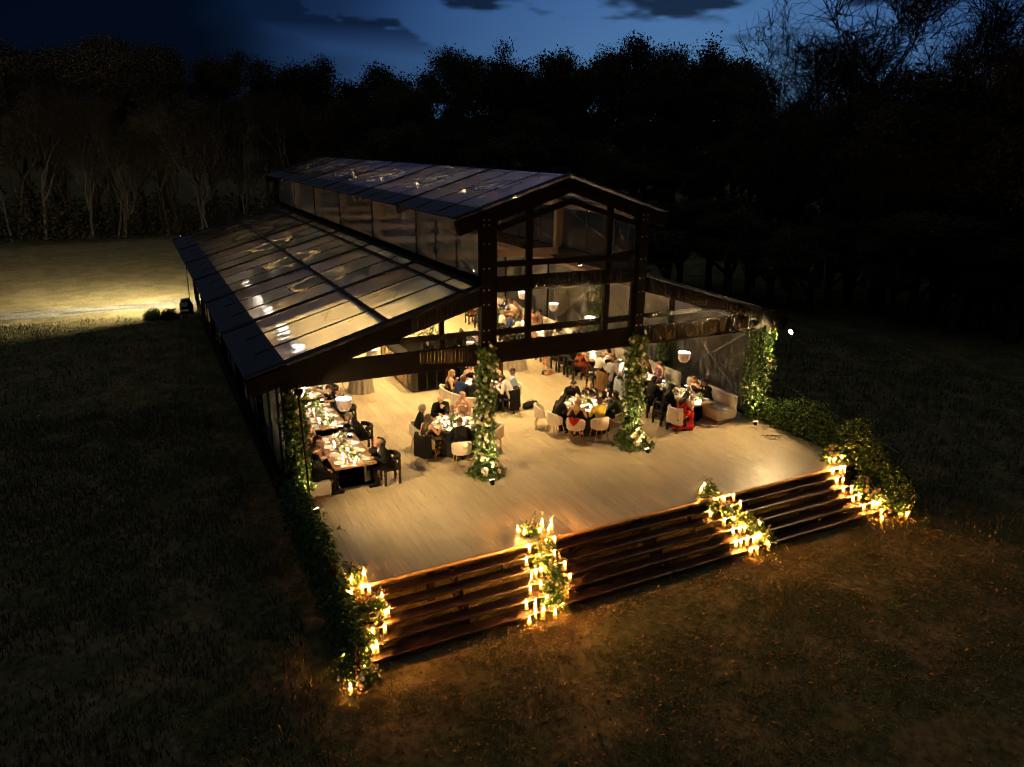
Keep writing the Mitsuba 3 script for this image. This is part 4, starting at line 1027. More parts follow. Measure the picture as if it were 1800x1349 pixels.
def pendant(x, y, z, label, r, power):
    t = thing('pendant_lamp', label, 'lamp', 'drum pendant lamps over the dining tables')
    part(t, 'shade', MB().lathe([(r * .86, z), (r, z + .24)], 28, (x, y, 0)).ply(True), 'cream_shade')
    part(t, 'shade_band', MB().lathe([(r * .66, z - .07), (r * .70, z), (r * .86, z)], 28, (x, y, 0)).ply(True), 'cream_shade')
    part(t, 'cord', MB().tube([(x, y, z + .24), (x, y, zw(abs(abs(x - XM) - 2.445)) - .2 if abs(x - XM) > 2.5 else 5.0)], .008, 5).ply(), 'black_metal')
    part(t, 'finial', MB().lathe([(.001, .26), (.02, .26), (.02, .30), (.001, .31)], 8, (x, y, z)).ply(), 'steel')
    part(t, 'diffuser', MB().lathe([(.001, z + .205), (r * .93, z + .205), (r * .95, z + .213), (r * .93, z + .22), (.001, z + .222)], 24, (x, y, 0)).ply(40), 'flame_off', emit=[26.0 * power * c for c in (1.0, .80, .62)], weight=2.5)


for i in range(7): long_table('left', i)
for i in range(7): long_table('right', i)


def round_table(cx, cy_, tab, label, seed, nseat, a0_):
    t = thing('round_table', label, 'table', 'round tables under black cloths'); R = .78
    wob = lambda a, z: np.where(z < .70, .035 * np.sin(a * 14 + seed) * (1 - z / .75) + .02 * np.sin(a * 5 + seed), 0)
    part(t, 'tablecloth', MB().lathe([(R * .98, .015), (R * .97, .35), (R * .97, .68), (R, .735), (R * .985, .748), (.001, .75)], 84, (cx, cy_, 0), wob).ply(40), 'black_cloth')
    part(t, 'base', MB().lathe([(.3, 0), (.06, .05), (.05, .70)], 12, (cx, cy_, 0)).ply(), 'black_metal')
    for k in range(nseat):
        a = a0_ + 2 * np.pi * k / nseat; setting(cx + .56 * math.cos(a), cy_ + .56 * math.sin(a), -math.cos(a), -math.sin(a), tab, .752, k % 2 == 0)
    centrepiece(cx, cy_, .752, .24, .24, seed, tab, 420, 16)
    for k in range(7):
        a = k * .9 + seed; votive(cx + .33 * math.cos(a), cy_ + .33 * math.sin(a), .752, tab, .9)


R1, R2, R3 = (4.85, 1.85), (7.0, 4.75), (9.15, 1.62)
round_table(*R1, 'round table left of the left centre post', 'black-clothed round dining table just left of the left centre flower column', 61, 8, .3)
round_table(*R2, 'round table behind the left centre post', 'black-clothed round dining table behind the left centre flower column, before the bar', 62, 8, .1)
round_table(*R3, 'round table between the centre posts', 'black-clothed round dining table between the two centre flower columns', 63, 8, .2)
pendant(7.35, 5.0, 2.20, 'wide white drum pendant hanging over the round table before the bar', .42, 1.0)
pendant(3.6, 5.5, 1.95, 'white drum pendant hanging over the open floor behind the left gable', .20, .6)

tow = lambda x, y, c: math.atan2(c[1] - y, c[0] - x)


def rseat(hx, hy, c, chair_label, *spec, back=.10):
    """A person at a round table with the head over (hx, hy), and the chair."""
    th = tow(hx, hy, c); x, y = hx - back * math.cos(th), hy - back * math.sin(th)
    if chair_label: white_chair(x, y, th, chair_label)
    if spec: person(x, y, th, *spec)


W = 'white chair '
rseat(4.05, 2.25, R1, W + 'under the grey-haired man at the left round table', 'talk', False, 'tan', 'short', 'grey', ('suit',), 'grey-haired man in black suit at the left side of the left round table')
rseat(4.86, 2.86, R1, W + 'under the bald man in bow tie at the left round table', 'chat', False, 'light', 'balding', 'grey', ('tux',), 'bald man in tuxedo and bow tie at the far side of the left round table')
rseat(3.92, 1.40, R1, W + 'under the woman in patterned black dress at the left round table', 'talk', True, 'light', 'long', 'brown', ('dress', 'pattern'), 'brown-haired woman in black patterned sleeveless dress at the left round table')
rseat(4.60, .72, R1, W + 'nearest the viewer at the left round table, under a man in black', 'eat', False, 'light', 'short', 'brown', ('suit',), 'man in black suit seen from behind at the near side of the left round table')
rseat(5.50, 2.72, R1, W + 'under the blonde woman hidden by the left centre column', 'listen', True, 'light', 'bun', 'blond', ('dress', 'tan'), 'blonde woman in tan dress half hidden behind the left centre flower column')
rseat(5.80, 1.35, R1, W + 'standing empty just right of the left centre flower column')
rseat(6.18, 4.40, R2, W + 'under the man in the blue suit', 'eat', False, 'tan', 'beard', 'brown', ('suit', 'navy'), 'bearded man in blue suit at the left of the round table before the bar')
rseat(6.42, 3.92, R2, W + 'under the man in black seen from behind, left of the column', 'eat', False, 'light', 'short', 'black', ('suit',), 'dark-haired man in black suit with his back turned at the table before the bar')
rseat(6.10, 5.10, R2, W + 'behind the man in the blue suit', 'chat', True, 'light', 'long', 'blond', ('dress', 'pattern'), 'woman with blonde hair beyond the man in the blue suit')
rseat(7.66, 4.02, R2, None, 'lean', False, 'light', 'beard', 'brown', ('shirt', 'white', 'black'), 'bearded man in white shirt leaning over the table right of the column')
black_chair(7.74, 3.93, tow(7.66, 4.02, R2), 'black chair under the bearded man in the white shirt')
rseat(7.98, 4.42, R2, W + 'under the man in the pale grey-blue shirt and dark tie', 'listen', False, 'tan', 'short', 'brown', ('shirt', 'blue', 'black'), 'man in pale blue shirt at the right of the round table before the bar')
rseat(7.72, 5.18, R2, W + 'under the blonde woman with her hair down at the table before the bar', 'rest', True, 'light', 'long', 'blond', ('dress', 'black'), 'blonde long-haired woman at the far side of the table before the bar')
rseat(7.05, 5.72, R2, W + 'on the far side of the round table before the bar', 'eat', True, 'light', 'short', 'brown', ('dress', 'black'), 'short-haired guest in black facing out at the far side of the bar table')
rseat(9.25, 2.62, R3, W + 'under the bearded man in black shirt at the centre table', 'eat', False, 'light', 'beard', 'black', ('shirt', 'black', 'black'), 'bearded man in black shirt at the far side of the centre round table')
rseat(9.75, 2.30, R3, W + 'under the fair woman in patterned black at the centre table', 'eat', True, 'light', 'long', 'blond', ('blouse', 'pattern'), 'fair-haired woman in patterned black top at the far side of the centre round table')
rseat(10.14, 1.72, R3, W + 'under the bearded man in suit at the right of the centre table', 'eat', False, 'tan', 'beard', 'black', ('suit',), 'bearded man in black suit and white shirt right of the centre round table')
rseat(9.84, .98, R3, W + 'under the dark-suited man at the near right of the centre table', 'chat', False, 'tan', 'short', 'black', ('suit', 'green'), 'man in dark green-black suit at the near right of the centre round table')
rseat(8.13, 1.52, R3, W + 'under the dark-haired woman at the left of the centre table', 'lean', True, 'tan', 'long', 'black', ('blouse', 'black'), 'dark long-haired woman in black leaning in at the left of the centre round table')
rseat(8.42, .92, R3, W + 'with a red cloth over its back at the centre table', 'eat', True, 'light', 'long', 'blond', ('dress', 'black'), 'blonde woman with bare shoulders seen from behind at the centre round table')
rseat(9.04, .72, R3, W + 'under the woman in the yellow floral top', 'drink', True, 'light', 'bun', 'brown', ('blouse', 'yellow'), 'woman in yellow top with pinned-up hair seen from behind at the centre table')
rseat(8.05, 2.15, R3, W + 'standing empty at the far left of the centre table')

# red cloth on the chair of the blonde woman
th = tow(8.42, .92, R3); rc = thing('red_scarf', 'red patterned scarf hanging over the back of a white chair', 'scarf')
a = np.linspace(-.6, .6, 14); gg = []
for q in np.linspace(0, 1, 7): gg.append(np.stack([.300 * np.sin(a * (1 - .45 * max(q - .3, 0))), -.300 * np.cos(a * (1 - .45 * max(q - .3, 0))) + .006 * np.sin(a * 20), .80 - .27 * q * (1 - .5 * np.abs(a) / .6) + 0 * a], -1))
P = np.stack(gg, 0); P = np.concatenate([P, P[::-1] * [.985, .985, 1]], 0)
put(rc, MB().grid(P).ply(True), 'cloth_red', at(8.42 - .1 * math.cos(th), .92 - .1 * math.sin(th), 0, th - math.pi / 2))

# guests at the long tables: x of seat, y, faces, ...
E_, W_ = 0.0, math.pi
person(.66, .42, E_, 'rest', False, 'light', 'short', 'brown', ('suit',), 'brown-haired man in black suit on the front end of the left banquette', .0)
person(.72, 1.95, E_, 'drink', True, 'light', 'bun', 'black', ('dress', 'tan'), 'dark-haired woman in tan dress drinking on the left banquette')
person(.72, 1.16, E_, 'chat', True, 'light', 'long', 'brown', ('blouse', 'tan'), 'brown-haired woman in tan between the man and the drinking woman on the left banquette')
person(.76, 2.95, E_, 'listen', True, 'light', 'long', 'blond', ('dress', 'cloth_tan'[6:]), 'fair-haired woman beyond the drinking woman on the left banquette')
person(2.42, .42, W_, 'eat', False, 'tan', 'balding', 'grey', ('suit',), 'balding man in black suit at the near end of the front left table')
black_chair(2.50, .42, W_, 'black chair under the balding man at the near end of the front left table')
black_chair(2.42, 1.42, W_ - .5, 'empty black roll-back chair turned out at the front left table')
person(2.36, 2.72, W_, 'lean', False, 'tan', 'short', 'grey', ('suit',), 'grey-haired man in black suit leaning in behind the front left pendant lamp')
black_chair(2.46, 2.72, W_, 'black chair under the grey-haired man behind the left pendant lamp')
person(2.38, 4.45, W_, 'chat', False, 'tan', None, '', ('suit', 'charcoal'), 'bald man in charcoal suit at the second left table')
black_chair(2.46, 4.45, W_, 'black chair under the bald man at the second left table')
person(2.36, 5.25, W_, 'eat', True, 'light', 'short', 'brown', ('blouse', 'black'), 'person in black beyond the bald man on the left side')
black_chair(2.44, 5.25, W_, 'black chair beyond the bald man on the left side')
person(13.30, 1.28, W_, 'eat', True, 'light', 'long', 'blond', ('dress', 'black'), 'blonde woman in black dress on the right banquette of the front table')
person(13.30, .82, W_, 'chat', False, 'light', 'short', 'brown', ('tux',), 'man in black tuxedo beside the blonde woman on the right banquette')
person(13.28, 3.28, W_, 'rest', True, 'light', 'long', 'black', ('dress', 'plum'), 'dark-haired woman in plum dress on the right banquette')
person(13.24, 3.90, W_, 'chat', True, 'light', 'long', 'brown', ('blouse', 'brown'), 'woman in brown blouse behind the woman in plum on the right banquette')
B = 'black roll-back chair '
person(11.72, .22, E_ + .15, 'lean', True, 'light', 'long', 'black', ('gown', 'red'), 'dark-haired woman in long red dress at the front right table')
black_chair(11.62, .22, E_ + .15, B + 'with a cream coat over it under the woman in red')
person(11.66, .90, E_, 'eat', True, 'tan', 'long', 'black', ('blouse', 'black'), 'woman with long dark hair in black beside the woman in red')
black_chair(11.58, .90, E_, B + 'under the woman in black beside the woman in red')
person(11.72, 1.70, E_, 'talk', False, 'tan', 'short', 'black', ('suit', 'charcoal'), 'man in charcoal suit at the front right table, half behind the flower column')
black_chair(11.64, 1.70, E_, B + 'under the man in charcoal behind the right centre column')
person(11.84, 3.30, E_, 'lean', False, 'tan', 'short', 'black', ('shirt', 'blue', 'black'), 'man in pale blue shirt at the second right table')
black_chair(11.74, 3.30, E_, B + 'with a grey jacket over it at the second right table')
person(11.80, 4.20, E_, 'chat', False, 'tan', 'short', 'brown', ('shirt', 'grey', 'black'), 'man in pale grey shirt at the second right table')
black_chair(11.70, 4.35, E_, B + 'with a brown jacket over it at the second right table')
person(11.76, 4.95, E_, 'eat', False, 'light', 'balding', 'grey', ('shirt', 'white', 'black'), 'man in white shirt at the far end of the second right table')
black_chair(11.66, 4.95, E_, B + 'under the man in white shirt at the second right table')
person(11.70, 6.20, E_, 'lean', True, 'light', 'long', 'brown', ('dress', 'rust'), 'woman in rust dress at the third right table')
for k, y in enumerate((6.20, 6.85, 7.45)): black_chair(11.58, y, E_, B + '%s at the third right table' % ['under the woman in rust', 'in the middle', 'at the far end'][k])
person(11.68, 6.90, E_, 'eat', False, 'tan', 'short', 'black', ('suit',), 'man in black suit next to the woman in rust')
person(11.68, 7.50, E_, 'talk', False, 'light', 'short', 'brown', ('suit', 'charcoal'), 'man in charcoal suit at the far end of the third right table')
person(13.34, 6.40, W_, 'talk', True, 'light', 'bun', 'brown', ('dress', 'black'), 'bare-armed woman in black on the banquette of the third right table')
# farther guests, seen through the clear gable and roof
OUT = [(False, 'short', 'black', ('suit',), 'man in black suit'), (True, 'long', 'blond', ('dress', 'tan'), 'blonde woman in tan dress'), (False, 'short', 'grey', ('shirt', 'white', 'black'), 'grey-haired man in white shirt'),
       (True, 'long', 'brown', ('dress', 'rust'), 'brown-haired woman in rust dress'), (False, 'beard', 'brown', ('suit', 'navy'), 'bearded man in navy suit'), (True, 'bun', 'black', ('dress', 'plum'), 'dark-haired woman in plum dress'), (True, 'long', 'black', ('blouse', 'white'), 'dark-haired woman in white blouse')]
SK = ['light', 'tan', 'light', 'light', 'deep', 'light', 'tan']; PS = ['eat', 'talk', 'chat', 'lean', 'listen', 'drink', 'rest']
c_ = 0
for side in ('right', 'left'):
    for i in (2, 3, 4, 5):
        for q in (-1, 1):
            for k in range(4):
                y = 1.27 + 2.79 * i - .84 + .56 * k
                if side == 'right' and i == 2: continue
                if side == 'left' and (i > 4 or (k + i + (q > 0)) % 2): continue
                if side == 'right' and (k * 3 + i + q) % 5 == 0: continue
                o = OUT[(c_ * 5 + i) % 7]; c_ += 1; ws = (q < 0) == (side == 'left')
                x = (1.55 if side == 'left' else 12.53) + q * .82
                person(x, y, E_ if q < 0 else W_, PS[(c_ * 3) % 7], o[0], SK[c_ % 7], o[1], o[2], o[3], '%s, %s seat on the %s side of the %s %s table' % (o[4], ORD[k], 'wall' if ws else 'aisle', LN[i], side))
                if not ws: black_chair(x + q * .08, y, E_ if q < 0 else W_, 'black chair, %s on the aisle side of the %s %s long table' % (ORD[k], LN[i], side))
# standing woman in a floral gown, bartenders
person(10.87, 7.10, 2.2, 'stand', True, 'light', 'long', 'brown', ('gown', 'floral'), 'standing woman in long cream and red floral gown on the open floor')
person(7.30, 6.72, -1.7, 'serve', False, 'light', 'short', 'brown', ('shirt', 'white', 'black'), 'waiter in white shirt bending over the table before the bar')
person(6.60, 8.60, -1.9, 'serve', False, 'tan', 'short', 'brown', ('suit', 'charcoal'), 'bartender in dark jacket behind the bar, seen through the left gable')
person(8.0, 9.0, -1.4, 'serve', True, 'light', 'bun', 'black', ('blouse', 'black'), 'bartender in black blouse behind the bar')


def jacket_on(x, y, th, label, bs, w=.50, drop=.50, seed=1):
    t = thing('draped_jacket', label, 'jacket'); a = np.linspace(-1.15, 1.15, 22); rows = []
    for q in np.linspace(0, 1, 10):
        if q < .25: r, z = .235 + .1 * math.sin(q / .25 * math.pi / 2) - .0, .735 + .075 * math.sin(q / .25 * math.pi / 2 + .6)
        else: r, z = .345 + .03 * (q - .25), .80 - drop * (q - .25) / .75
        fo = .016 * np.sin(a * 9 + seed + q * 2) * q
        rows.append(np.stack([(r + fo) * np.sin(a) * .96, .05 - (r + fo) * np.cos(a), z + .02 * np.cos(a * 4) * q + 0 * a], -1))
    P = np.stack(rows, 0); P = np.concatenate([P, P[::-1] - [0, -.012, .006]], 0)
    put(t, MB().grid(P).ply(True), bs, at(x, y, 0, th - math.pi / 2))


jacket_on(11.62, .22, .15, 'cream coat draped over the chair of the woman in red', 'white_fabric', seed=2)
jacket_on(11.74, 3.30, 0, 'grey jacket draped over a black chair at the second right table', 'cloth_blue', drop=.62, seed=5)
jacket_on(11.70, 4.35, 0, 'brown jacket draped over a black chair behind the centre round table', 'cloth_brown', drop=.66, seed=7)
jacket_on(7.74, 3.93, tow(7.66, 4.02, R2), 'black jacket hung over the chair of the man in white shirt', 'cloth_black', drop=.66, seed=8)
th = tow(3.92, 1.40, R1); jacket_on(3.92 - .12 * math.cos(th), 1.40 - .12 * math.sin(th), th, 'black jacket hung over a white chair at the left round table', 'cloth_black', drop=.62, seed=9)

# bags
def bag(x, y, label, bs, s, seed, name='handbag'):
    t = thing(name, label, 'bag'); mm = trimesh.creation.icosphere(3); v = np.array(mm.vertices); v = v * (1 + .35 * (meshkit.fbm(v * 1.6 + seed, 3, seed)[:, None] - .5)); v = v * s; v[:, 2] -= v[:, 2].min()
    part(t, 'pouch', mikit.ply((v, np.array(mm.faces)), None, True), bs, at(x, y, 0, .3)); a = np.linspace(0, math.pi, 12)
    part(t, 'strap', MB().tube(np.stack([np.cos(a) * s[0] * .6, .02 + 0 * a, s[2] * 1.4 + np.sin(a) * .12], -1), .010, 6).ply(), bs, at(x, y, 0, .3))


bag(8.48, 3.96, 'black bag and coat lying on the floor beside a white chair', 'cloth_black', (.34, .17, .10), 3)
bag(12.0, 6.12 - .35, 'white handbag standing on the floor by the third right table', 'white_fabric', (.16, .10, .15), 6)


# bar and cocktail tables
bar_ = thing('bar_counter', 'black bar counter with rounded corners in the middle of the pavilion', 'bar')
part(bar_, 'front', mikit.ply(rb((3.6, .55, 1.06), (7.2, 7.25, .53), .10), None, 35), 'black_wood'); part(bar_, 'side', mikit.ply(rb((.55, 3.2, 1.06), (5.68, 8.9, .53), .10), None, 35), 'black_wood')
part(bar_, 'side', mikit.ply(rb((.55, 3.2, 1.06), (8.72, 8.9, .53), .10), None, 35), 'black_wood'); part(bar_, 'rear', mikit.ply(rb((3.6, .55, 1.06), (7.2, 10.5, .53), .10), None, 35), 'black_wood')
for k in range(7): part(bar_, 'fluted_panel', MB().box((5.395, 7.7 + .42 * k, .52), (.03, .34, .88)).ply(), 'table_wood')
for k in range(9): part(bar_, 'front_panel', MB().box((5.78 + .36 * k, 6.966, .52), (.30, .03, .88)).ply(), 'black_metal')
g = np.random.default_rng(5)
pr('bottle_green', (.02, .06, .025), .1); pr('bottle_amber', (.20, .08, .02), .1)
bt = MB().lathe([(.001, 0), (.037, .002), (.037, .19), (.014, .23), (.014, .30), (.001, .30)], 10).ply(40)
for k in range(12):
    t = thing('bottle', 'bottle standing on the black bar counter', 'bottle', 'bottles on the bar counter'); put(t, bt, random.choice(['bottle_green', 'bottle_amber']), at(5.9 + .23 * k, 7.2 + .1 * math.sin(k * 2), 1.06))
for (x, y, lb) in ((3.85, 7.95, 'linen-draped cocktail table left of the bar'), (10.08, 8.2, 'linen-draped cocktail table right of the bar')):
    t = thing('cocktail_table', lb, 'table', 'linen draped cocktail tables beside the bar'); wob = lambda a, z: (1 - z / 1.1) * (.045 * np.sin(a * 13 + x) + .02 * np.sin(a * 7))
    part(t, 'linen_drape', MB().lathe([(.44, .01), (.40, .3), (.37, .7), (.385, 1.04), (.385, 1.06), (.001, 1.062)], 90, (x, y, 0), wob).ply(40), 'linen_grey')
    votive(x, y, 1.064, lb, .8)
# small lamp on the bar
t = thing('table_lamp', 'small white shaded lamp standing on the bar counter', 'lamp'); lx, ly = 7.75, 7.25
part(t, 'stem', MB().lathe([(.07, 0), (.012, .02), (.012, .30)], 10, (lx, ly, 1.06)).ply(), 'steel'); part(t, 'shade', MB().lathe([(.17, 1.34), (.15, 1.56)], 20, (lx, ly, 0)).ply(True), 'cream_shade')
part(t, 'bulb', mikit.ply((np.array(trimesh.creation.icosphere(2).vertices) * .05 + [lx, ly, 1.45], np.array(trimesh.creation.icosphere(2).faces)), None, True), 'flame_off', emit=[40 * c for c in (1, .8, .6)], weight=3)
# cordless lamps on the front tables
for (x, y, lb) in ((1.72, 2.25, 'far end of the front left table'), (1.78, 1.55, 'middle of the front left table'), (1.75, 4.6, 'second left table'), (12.35, 1.9, 'far end of the front right table'), (12.7, 1.2, 'middle of the front right table'), (12.5, 4.6, 'second right table')):
    t = thing('cordless_lamp', 'small black cordless table lamp with lit top, %s' % lb, 'lamp', 'small black table lamps')
    part(t, 'stem', MB().lathe([(.045, 0), (.008, .015), (.008, .24)], 10, (x, y, .752)).ply(), 'black_metal'); part(t, 'shade', MB().lathe([(.072, .20), (.045, .29)], 14, (x, y, .752)).ply(True), 'black_metal')
    part(t, 'light_disc', MB().lathe([(.001, .270), (.050, .270), (.050, .276), (.001, .277)], 12, (x, y, .752)).ply(), 'flame_off', emit=[30 * c for c in (1, .88, .75)], weight=.6)

# ------------------------------------------------------------------ stage lights
def lens_lamp(name, pos, aim, r, label, inten, color, cut, beam, body='black_metal', glow=60, weight=10, d=.16, pole=None, group=None):
    t = thing(name, label, 'light', group); p = np.array(pos, float); dv = unit(np.array(aim) - p)
    part(t, 'housing', MB().tube([p - dv * d, p - dv * .012], [r * .92, r * 1.06], 12).ply(40), body)
    part(t, 'lens', MB().tube([p - dv * .010, p], [r * .94, r * .94], 14).ply(40), 'flame_off', emit=[glow * c for c in color], weight=.15)
    if pole is not None: part(t, 'pole', MB().tube([p - dv * d * .6, [p[0], p[1], pole]], .022, 8).ply(), body); part(t, 'stand_foot', MB().box((p[0], p[1], pole + .02), (.3, .3, .04)).ply(), body)
    else: part(t, 'yoke', MB().tube([p - dv * d * .5 + [0, 0, .0], p - dv * d * .5 + np.array([0, 0, -r * 1.2])], .012, 6).ply(), body)
    spot(t + '_beam', (p + dv * .03).tolist(), aim, inten, color, cut, beam, weight)
    return t


lens_lamp('stage_light', (.22, -.80, 3.10), (6.4, -.9, 0), .085, 'black stage light on a pole beside the front left corner post', 80, WARM, 60, 20, pole=.0, group='stage lights on poles at the front corners')
lens_lamp('stage_light', (15.2, -.52, 2.95), (8.0, -.9, 0), .085, 'bright stage light on a pole outside the front right corner', 115, WARM, 66, 10, pole=-.93, glow=160, group='stage lights on poles at the front corners')
for (x, y, tx, ty, tz, lb, I) in ((.36, -.62, .1, -.1, 1.6, 'small uplight at the foot of the left corner vine column', 26), (4.74, -.98, 4.95, -.25, 1.0, 'small uplight at the foot of the left centre flower column', 26), (9.60, -.98, 9.66, -.25, 1.0, 'small uplight at the foot of the right centre flower column', 30), (14.06, -.62, 14.5, -.1, 1.7, 'small uplight at the foot of the far right corner column', 24)):
    lens_lamp('uplight', (x, y, .20), (tx, ty, tz), .06, lb, I, WARM, 42, 24, d=.13, glow=70, weight=5, group='small uplights at the feet of the posts')
for i, y in enumerate((3.1, 6.81, 11.35, 15.89, 20.43)):
    for j, (x, aim) in enumerate(((5.0, (3.3, y + .4, 0)), (9.67, (11.4, y + .2, 0)), (7.335, (7.3, y - .6, 0)))):
        z = 4.82 if j < 2 else 6.9
        lens_lamp('truss_spotlight', (x, y, z), aim, .06, '%s spotlight under the %s, %s from the front' % (['small', 'small', 'small'][j], ['left valley beam', 'right valley beam', 'ridge beam'][j], ORD[i]), [70, 60, 175][j] * (1 if i < 1 else 1.25 if i < 2 else 2.6), AMBER, [60, 60, 36][j], [18, 18, 14][j], weight=5 if i < 3 else 3, d=.14, glow=50, group='spotlights under the roof beams')
# work light behind the tent that floods the lawn
lens_lamp('work_light', (-.35, L + .6, 3.5), (-9.0, L + 11, -.9), .10, 'work light on a stand behind the rear left corner flooding the lawn', 1500, (1.0, .84, .50), 72, 8, pole=-.8, weight=8)

# things beside the rear left corner
t = thing('folding_chair', 'small white folding chair outside the left wall near its rear corner', 'chair'); px, py = -.75, 26.4; z = float(gz(px, py))
for i in (-1, 1):
    for j in (-1, 1): part(t, 'leg', MB().tube([(px + i * .2, py + j * .18, z), (px + i * .18, py - j * .16, z + .45)], .014, 6).ply(), 'white_fabric')
part(t, 'seat', MB().box((px, py, z + .46), (.42, .40, .03)).ply(), 'white_fabric'); part(t, 'backrest', MB().box((px, py + .2, z + .75), (.42, .03, .25)).ply(), 'white_fabric')
t = thing('heater_unit', 'low dark covered heater unit beside the rear left corner of the tent', 'heater'); px, py = -.55, 27.9; z = float(gz(px, py))
part(t, 'body', mikit.ply(rb((.7, .6, .6), (px, py, z + .3), .1), None, 35), 'black_metal'); part(t, 'hood', mikit.ply(rb((.5, .45, .25), (px, py, z + .70), .08), None, 35), 'black_fabric')
g = np.random.default_rng(77)
for i, (bx, by) in enumerate(((-1.5, 26.7), (-2.3, 27.0))):
    t = thing('low_shrub', ['small dark shrub by the path behind the tent, nearest the wall', 'small dark shrub by the path, farther from the wall'][i], 'shrub'); n = 900
    N = g.normal(size=(n, 3)); N[:, 2] = np.abs(N[:, 2]); N /= np.linalg.norm(N, axis=1, keepdims=True); r = g.uniform(.5, 1, n)[:, None] * [.5, .5, .6]
    part(t, 'foliage', MB().add(*leaf_mesh(np.array([bx, by, float(gz(bx, by))]) + N * r, N, .10, g, LEAFC * .45)).ply(False, True), 'leaf'); part(t, 'stem', MB().tube([(bx, by, float(gz(bx, by))), (bx, by, float(gz(bx, by)) + .4)], .03, 6).ply(), 'bark')
t = thing('cable_coil', 'loose black cable coiled on the deck by the right railing greenery', 'cable'); a = np.linspace(0, 15, 70)
put(t, MB().tube(np.stack([14.05 + (.20 + .03 * np.sin(a * 1.7)) * np.cos(a) - .02 * a, -1.6 + .15 * np.sin(a) + .012 * a, .010 + .004 * np.abs(np.sin(a * 3))], -1), .007, 5).ply(True), 'black_metal')
# cables across the right wall come with the tent; guy wires outside the left hedge
for (p0, p1, lb) in (((15.3, -.5, 1.2), (15.6, -4.5, .35), 'thin guy wire above the right railing greenery'),):
    t = thing('guy_wire', lb, 'wire'); put(t, MB().tube([p0, p1], .007, 5).ply(), 'steel')

# ------------------------------------------------------------------ trees
def limbs(mb, p, d, ln, r, lev, g, tips, spread=.55, up=.25, sides=6, top_=4):
    n = 4; pts = [np.array(p, float)]; dd = unit(d)
    for k in range(n):
        dd = unit(dd + g.normal(size=3) * (.13 if lev < top_ else .05) + [0, 0, up * .12]); pts.append(pts[-1] + dd * ln / n)
    mb.tube(pts, np.linspace(r, r * .55, n + 1), sides)
    if lev == 0:
        tips.append((pts[-1], dd, ln)); tips.append((pts[2], dd, ln)); return
    for k in range(3 if lev > 1 else 4):
        q = g.uniform(.35, 1.0) if k else 1.0; i = min(int(q * n), n - 1); b = pts[i] + (pts[i + 1] - pts[i]) * (q * n - i)
        e = g.normal(size=3); e = unit(e - dd * (e @ dd)); nd = unit(dd + e * spread * g.uniform(.6, 1.5) + [0, 0, up * .5])
        limbs(mb, b, nd, ln * g.uniform(.55, .78), r * .52, lev - 1, g, tips, spread, up, max(3, sides - 1), top_)


TC = np.array([(.062, .054, .036), (.078, .062, .042), (.052, .056, .034), (.090, .066, .044), (.066, .050, .036)])


def tree_proto(seed, bare, lev=4, h=1.0, nleaf=7000, spread=.55, lsize=.017, trunk=.30, multi=1):
    """A tree one unit tall: (trunk and limbs, crown leaves or twigs)."""
    g = np.random.default_rng(seed); mb = MB(); tips = []
    for q in range(multi):
        b = np.array([g.normal() * .03 * (multi > 1), g.normal() * .03 * (multi > 1), 0]); d = np.array([g.normal() * .22 * (multi > 1), g.normal() * .22 * (multi > 1), 1])
        limbs(mb, b, d, trunk, .020 if not bare else .011, lev, g, tips, spread, .45, 6, lev)
    v, f = mb.mesh(); top = max(t[0][2] for t in tips); sc = np.array([1, 1, 1 / top]) if not bare else np.ones(3) / top
    Tp = np.array([t[0] for t in tips]); lf = MB()
    if not bare:
        k = g.integers(0, len(Tp), nleaf); P = Tp[k] + np.clip(g.normal(size=(nleaf, 3)), -1.6, 1.6) * [.026, .026, .019]
        ctr = np.array([0, 0, P[:, 2].mean()]); N = P - ctr; N /= np.linalg.norm(N, axis=1, keepdims=True)
        V, F, C = leaf_mesh(P, N, lsize, g, TC, .3); C = C * (.6 + .8 * meshkit.noise(V * 7))[:, None]
    else:
        m_ = min(len(Tp), 240); V_, F_, C_ = [], [], []
        for i in g.choice(len(Tp), m_, replace=False):
            p, d, ln = tips[i]
            for q in range(3): lf.tube([p, p + unit(d + g.normal(size=3) * .5) * .06, p + unit(d + g.normal(size=3) * .6) * .11], [.0016, .0012, .0006], 3, (.05, .04, .03))
        k = g.integers(0, len(Tp), 160); P = Tp[k] + g.normal(size=(160, 3)) * .03; V, F, C = leaf_mesh(P, unit(P), .010, g, TC, .2)
    lf.add(V, F, C)
    wood = mikit.ply((v * sc, f), None, True); lv = np.vstack(lf.v) * sc
    return wood, mikit.ply((lv, np.vstack(lf.f)), None, False, color=np.vstack(lf.c))


FULL = [tree_proto(101 + i, False, 5, nleaf=26000, spread=.66 + .06 * (i % 3), lsize=.0095) for i in range(5)]
BARE = [tree_proto(151 + i, True, 4, spread=.42, trunk=.38, multi=1 + (i % 3)) for i in range(4)]
SPX = [0, 130, 240, 300, 330, 430, 470, 520, 600, 700, 760, 860, 950, 1000, 1060, 1120, 1200, 1235, 1290, 1310, 1350, 1400, 1500, 1550, 1600, 1645, 1665, 1800]
SPY = [62, 72, 64, 68, 82, 72, 80, 90, 92, 106, 92, 76, 90, 76, 52, 38, 58, 74, 70, 104, 126, 146, 150, 134, 118, 90, 10, -40]
SIDES = ['far left', 'left', 'middle', 'right', 'far right']


def ray(px, D):
    """Ground point at horizontal distance D from the drone in the direction of the photo column px."""
    a = YAW + math.atan((px - 900) / 1291.3); return CAM[0] + D * math.sin(a), CAM[1] + D * math.cos(a), a


ZONE = ['at the far left', 'left of the lit lawn', 'above the lawn, behind the left roof', 'behind the raised roof', 'behind the gable', 'just right of the gable', 'below the bright sky', 'at the far right']


TREES = []


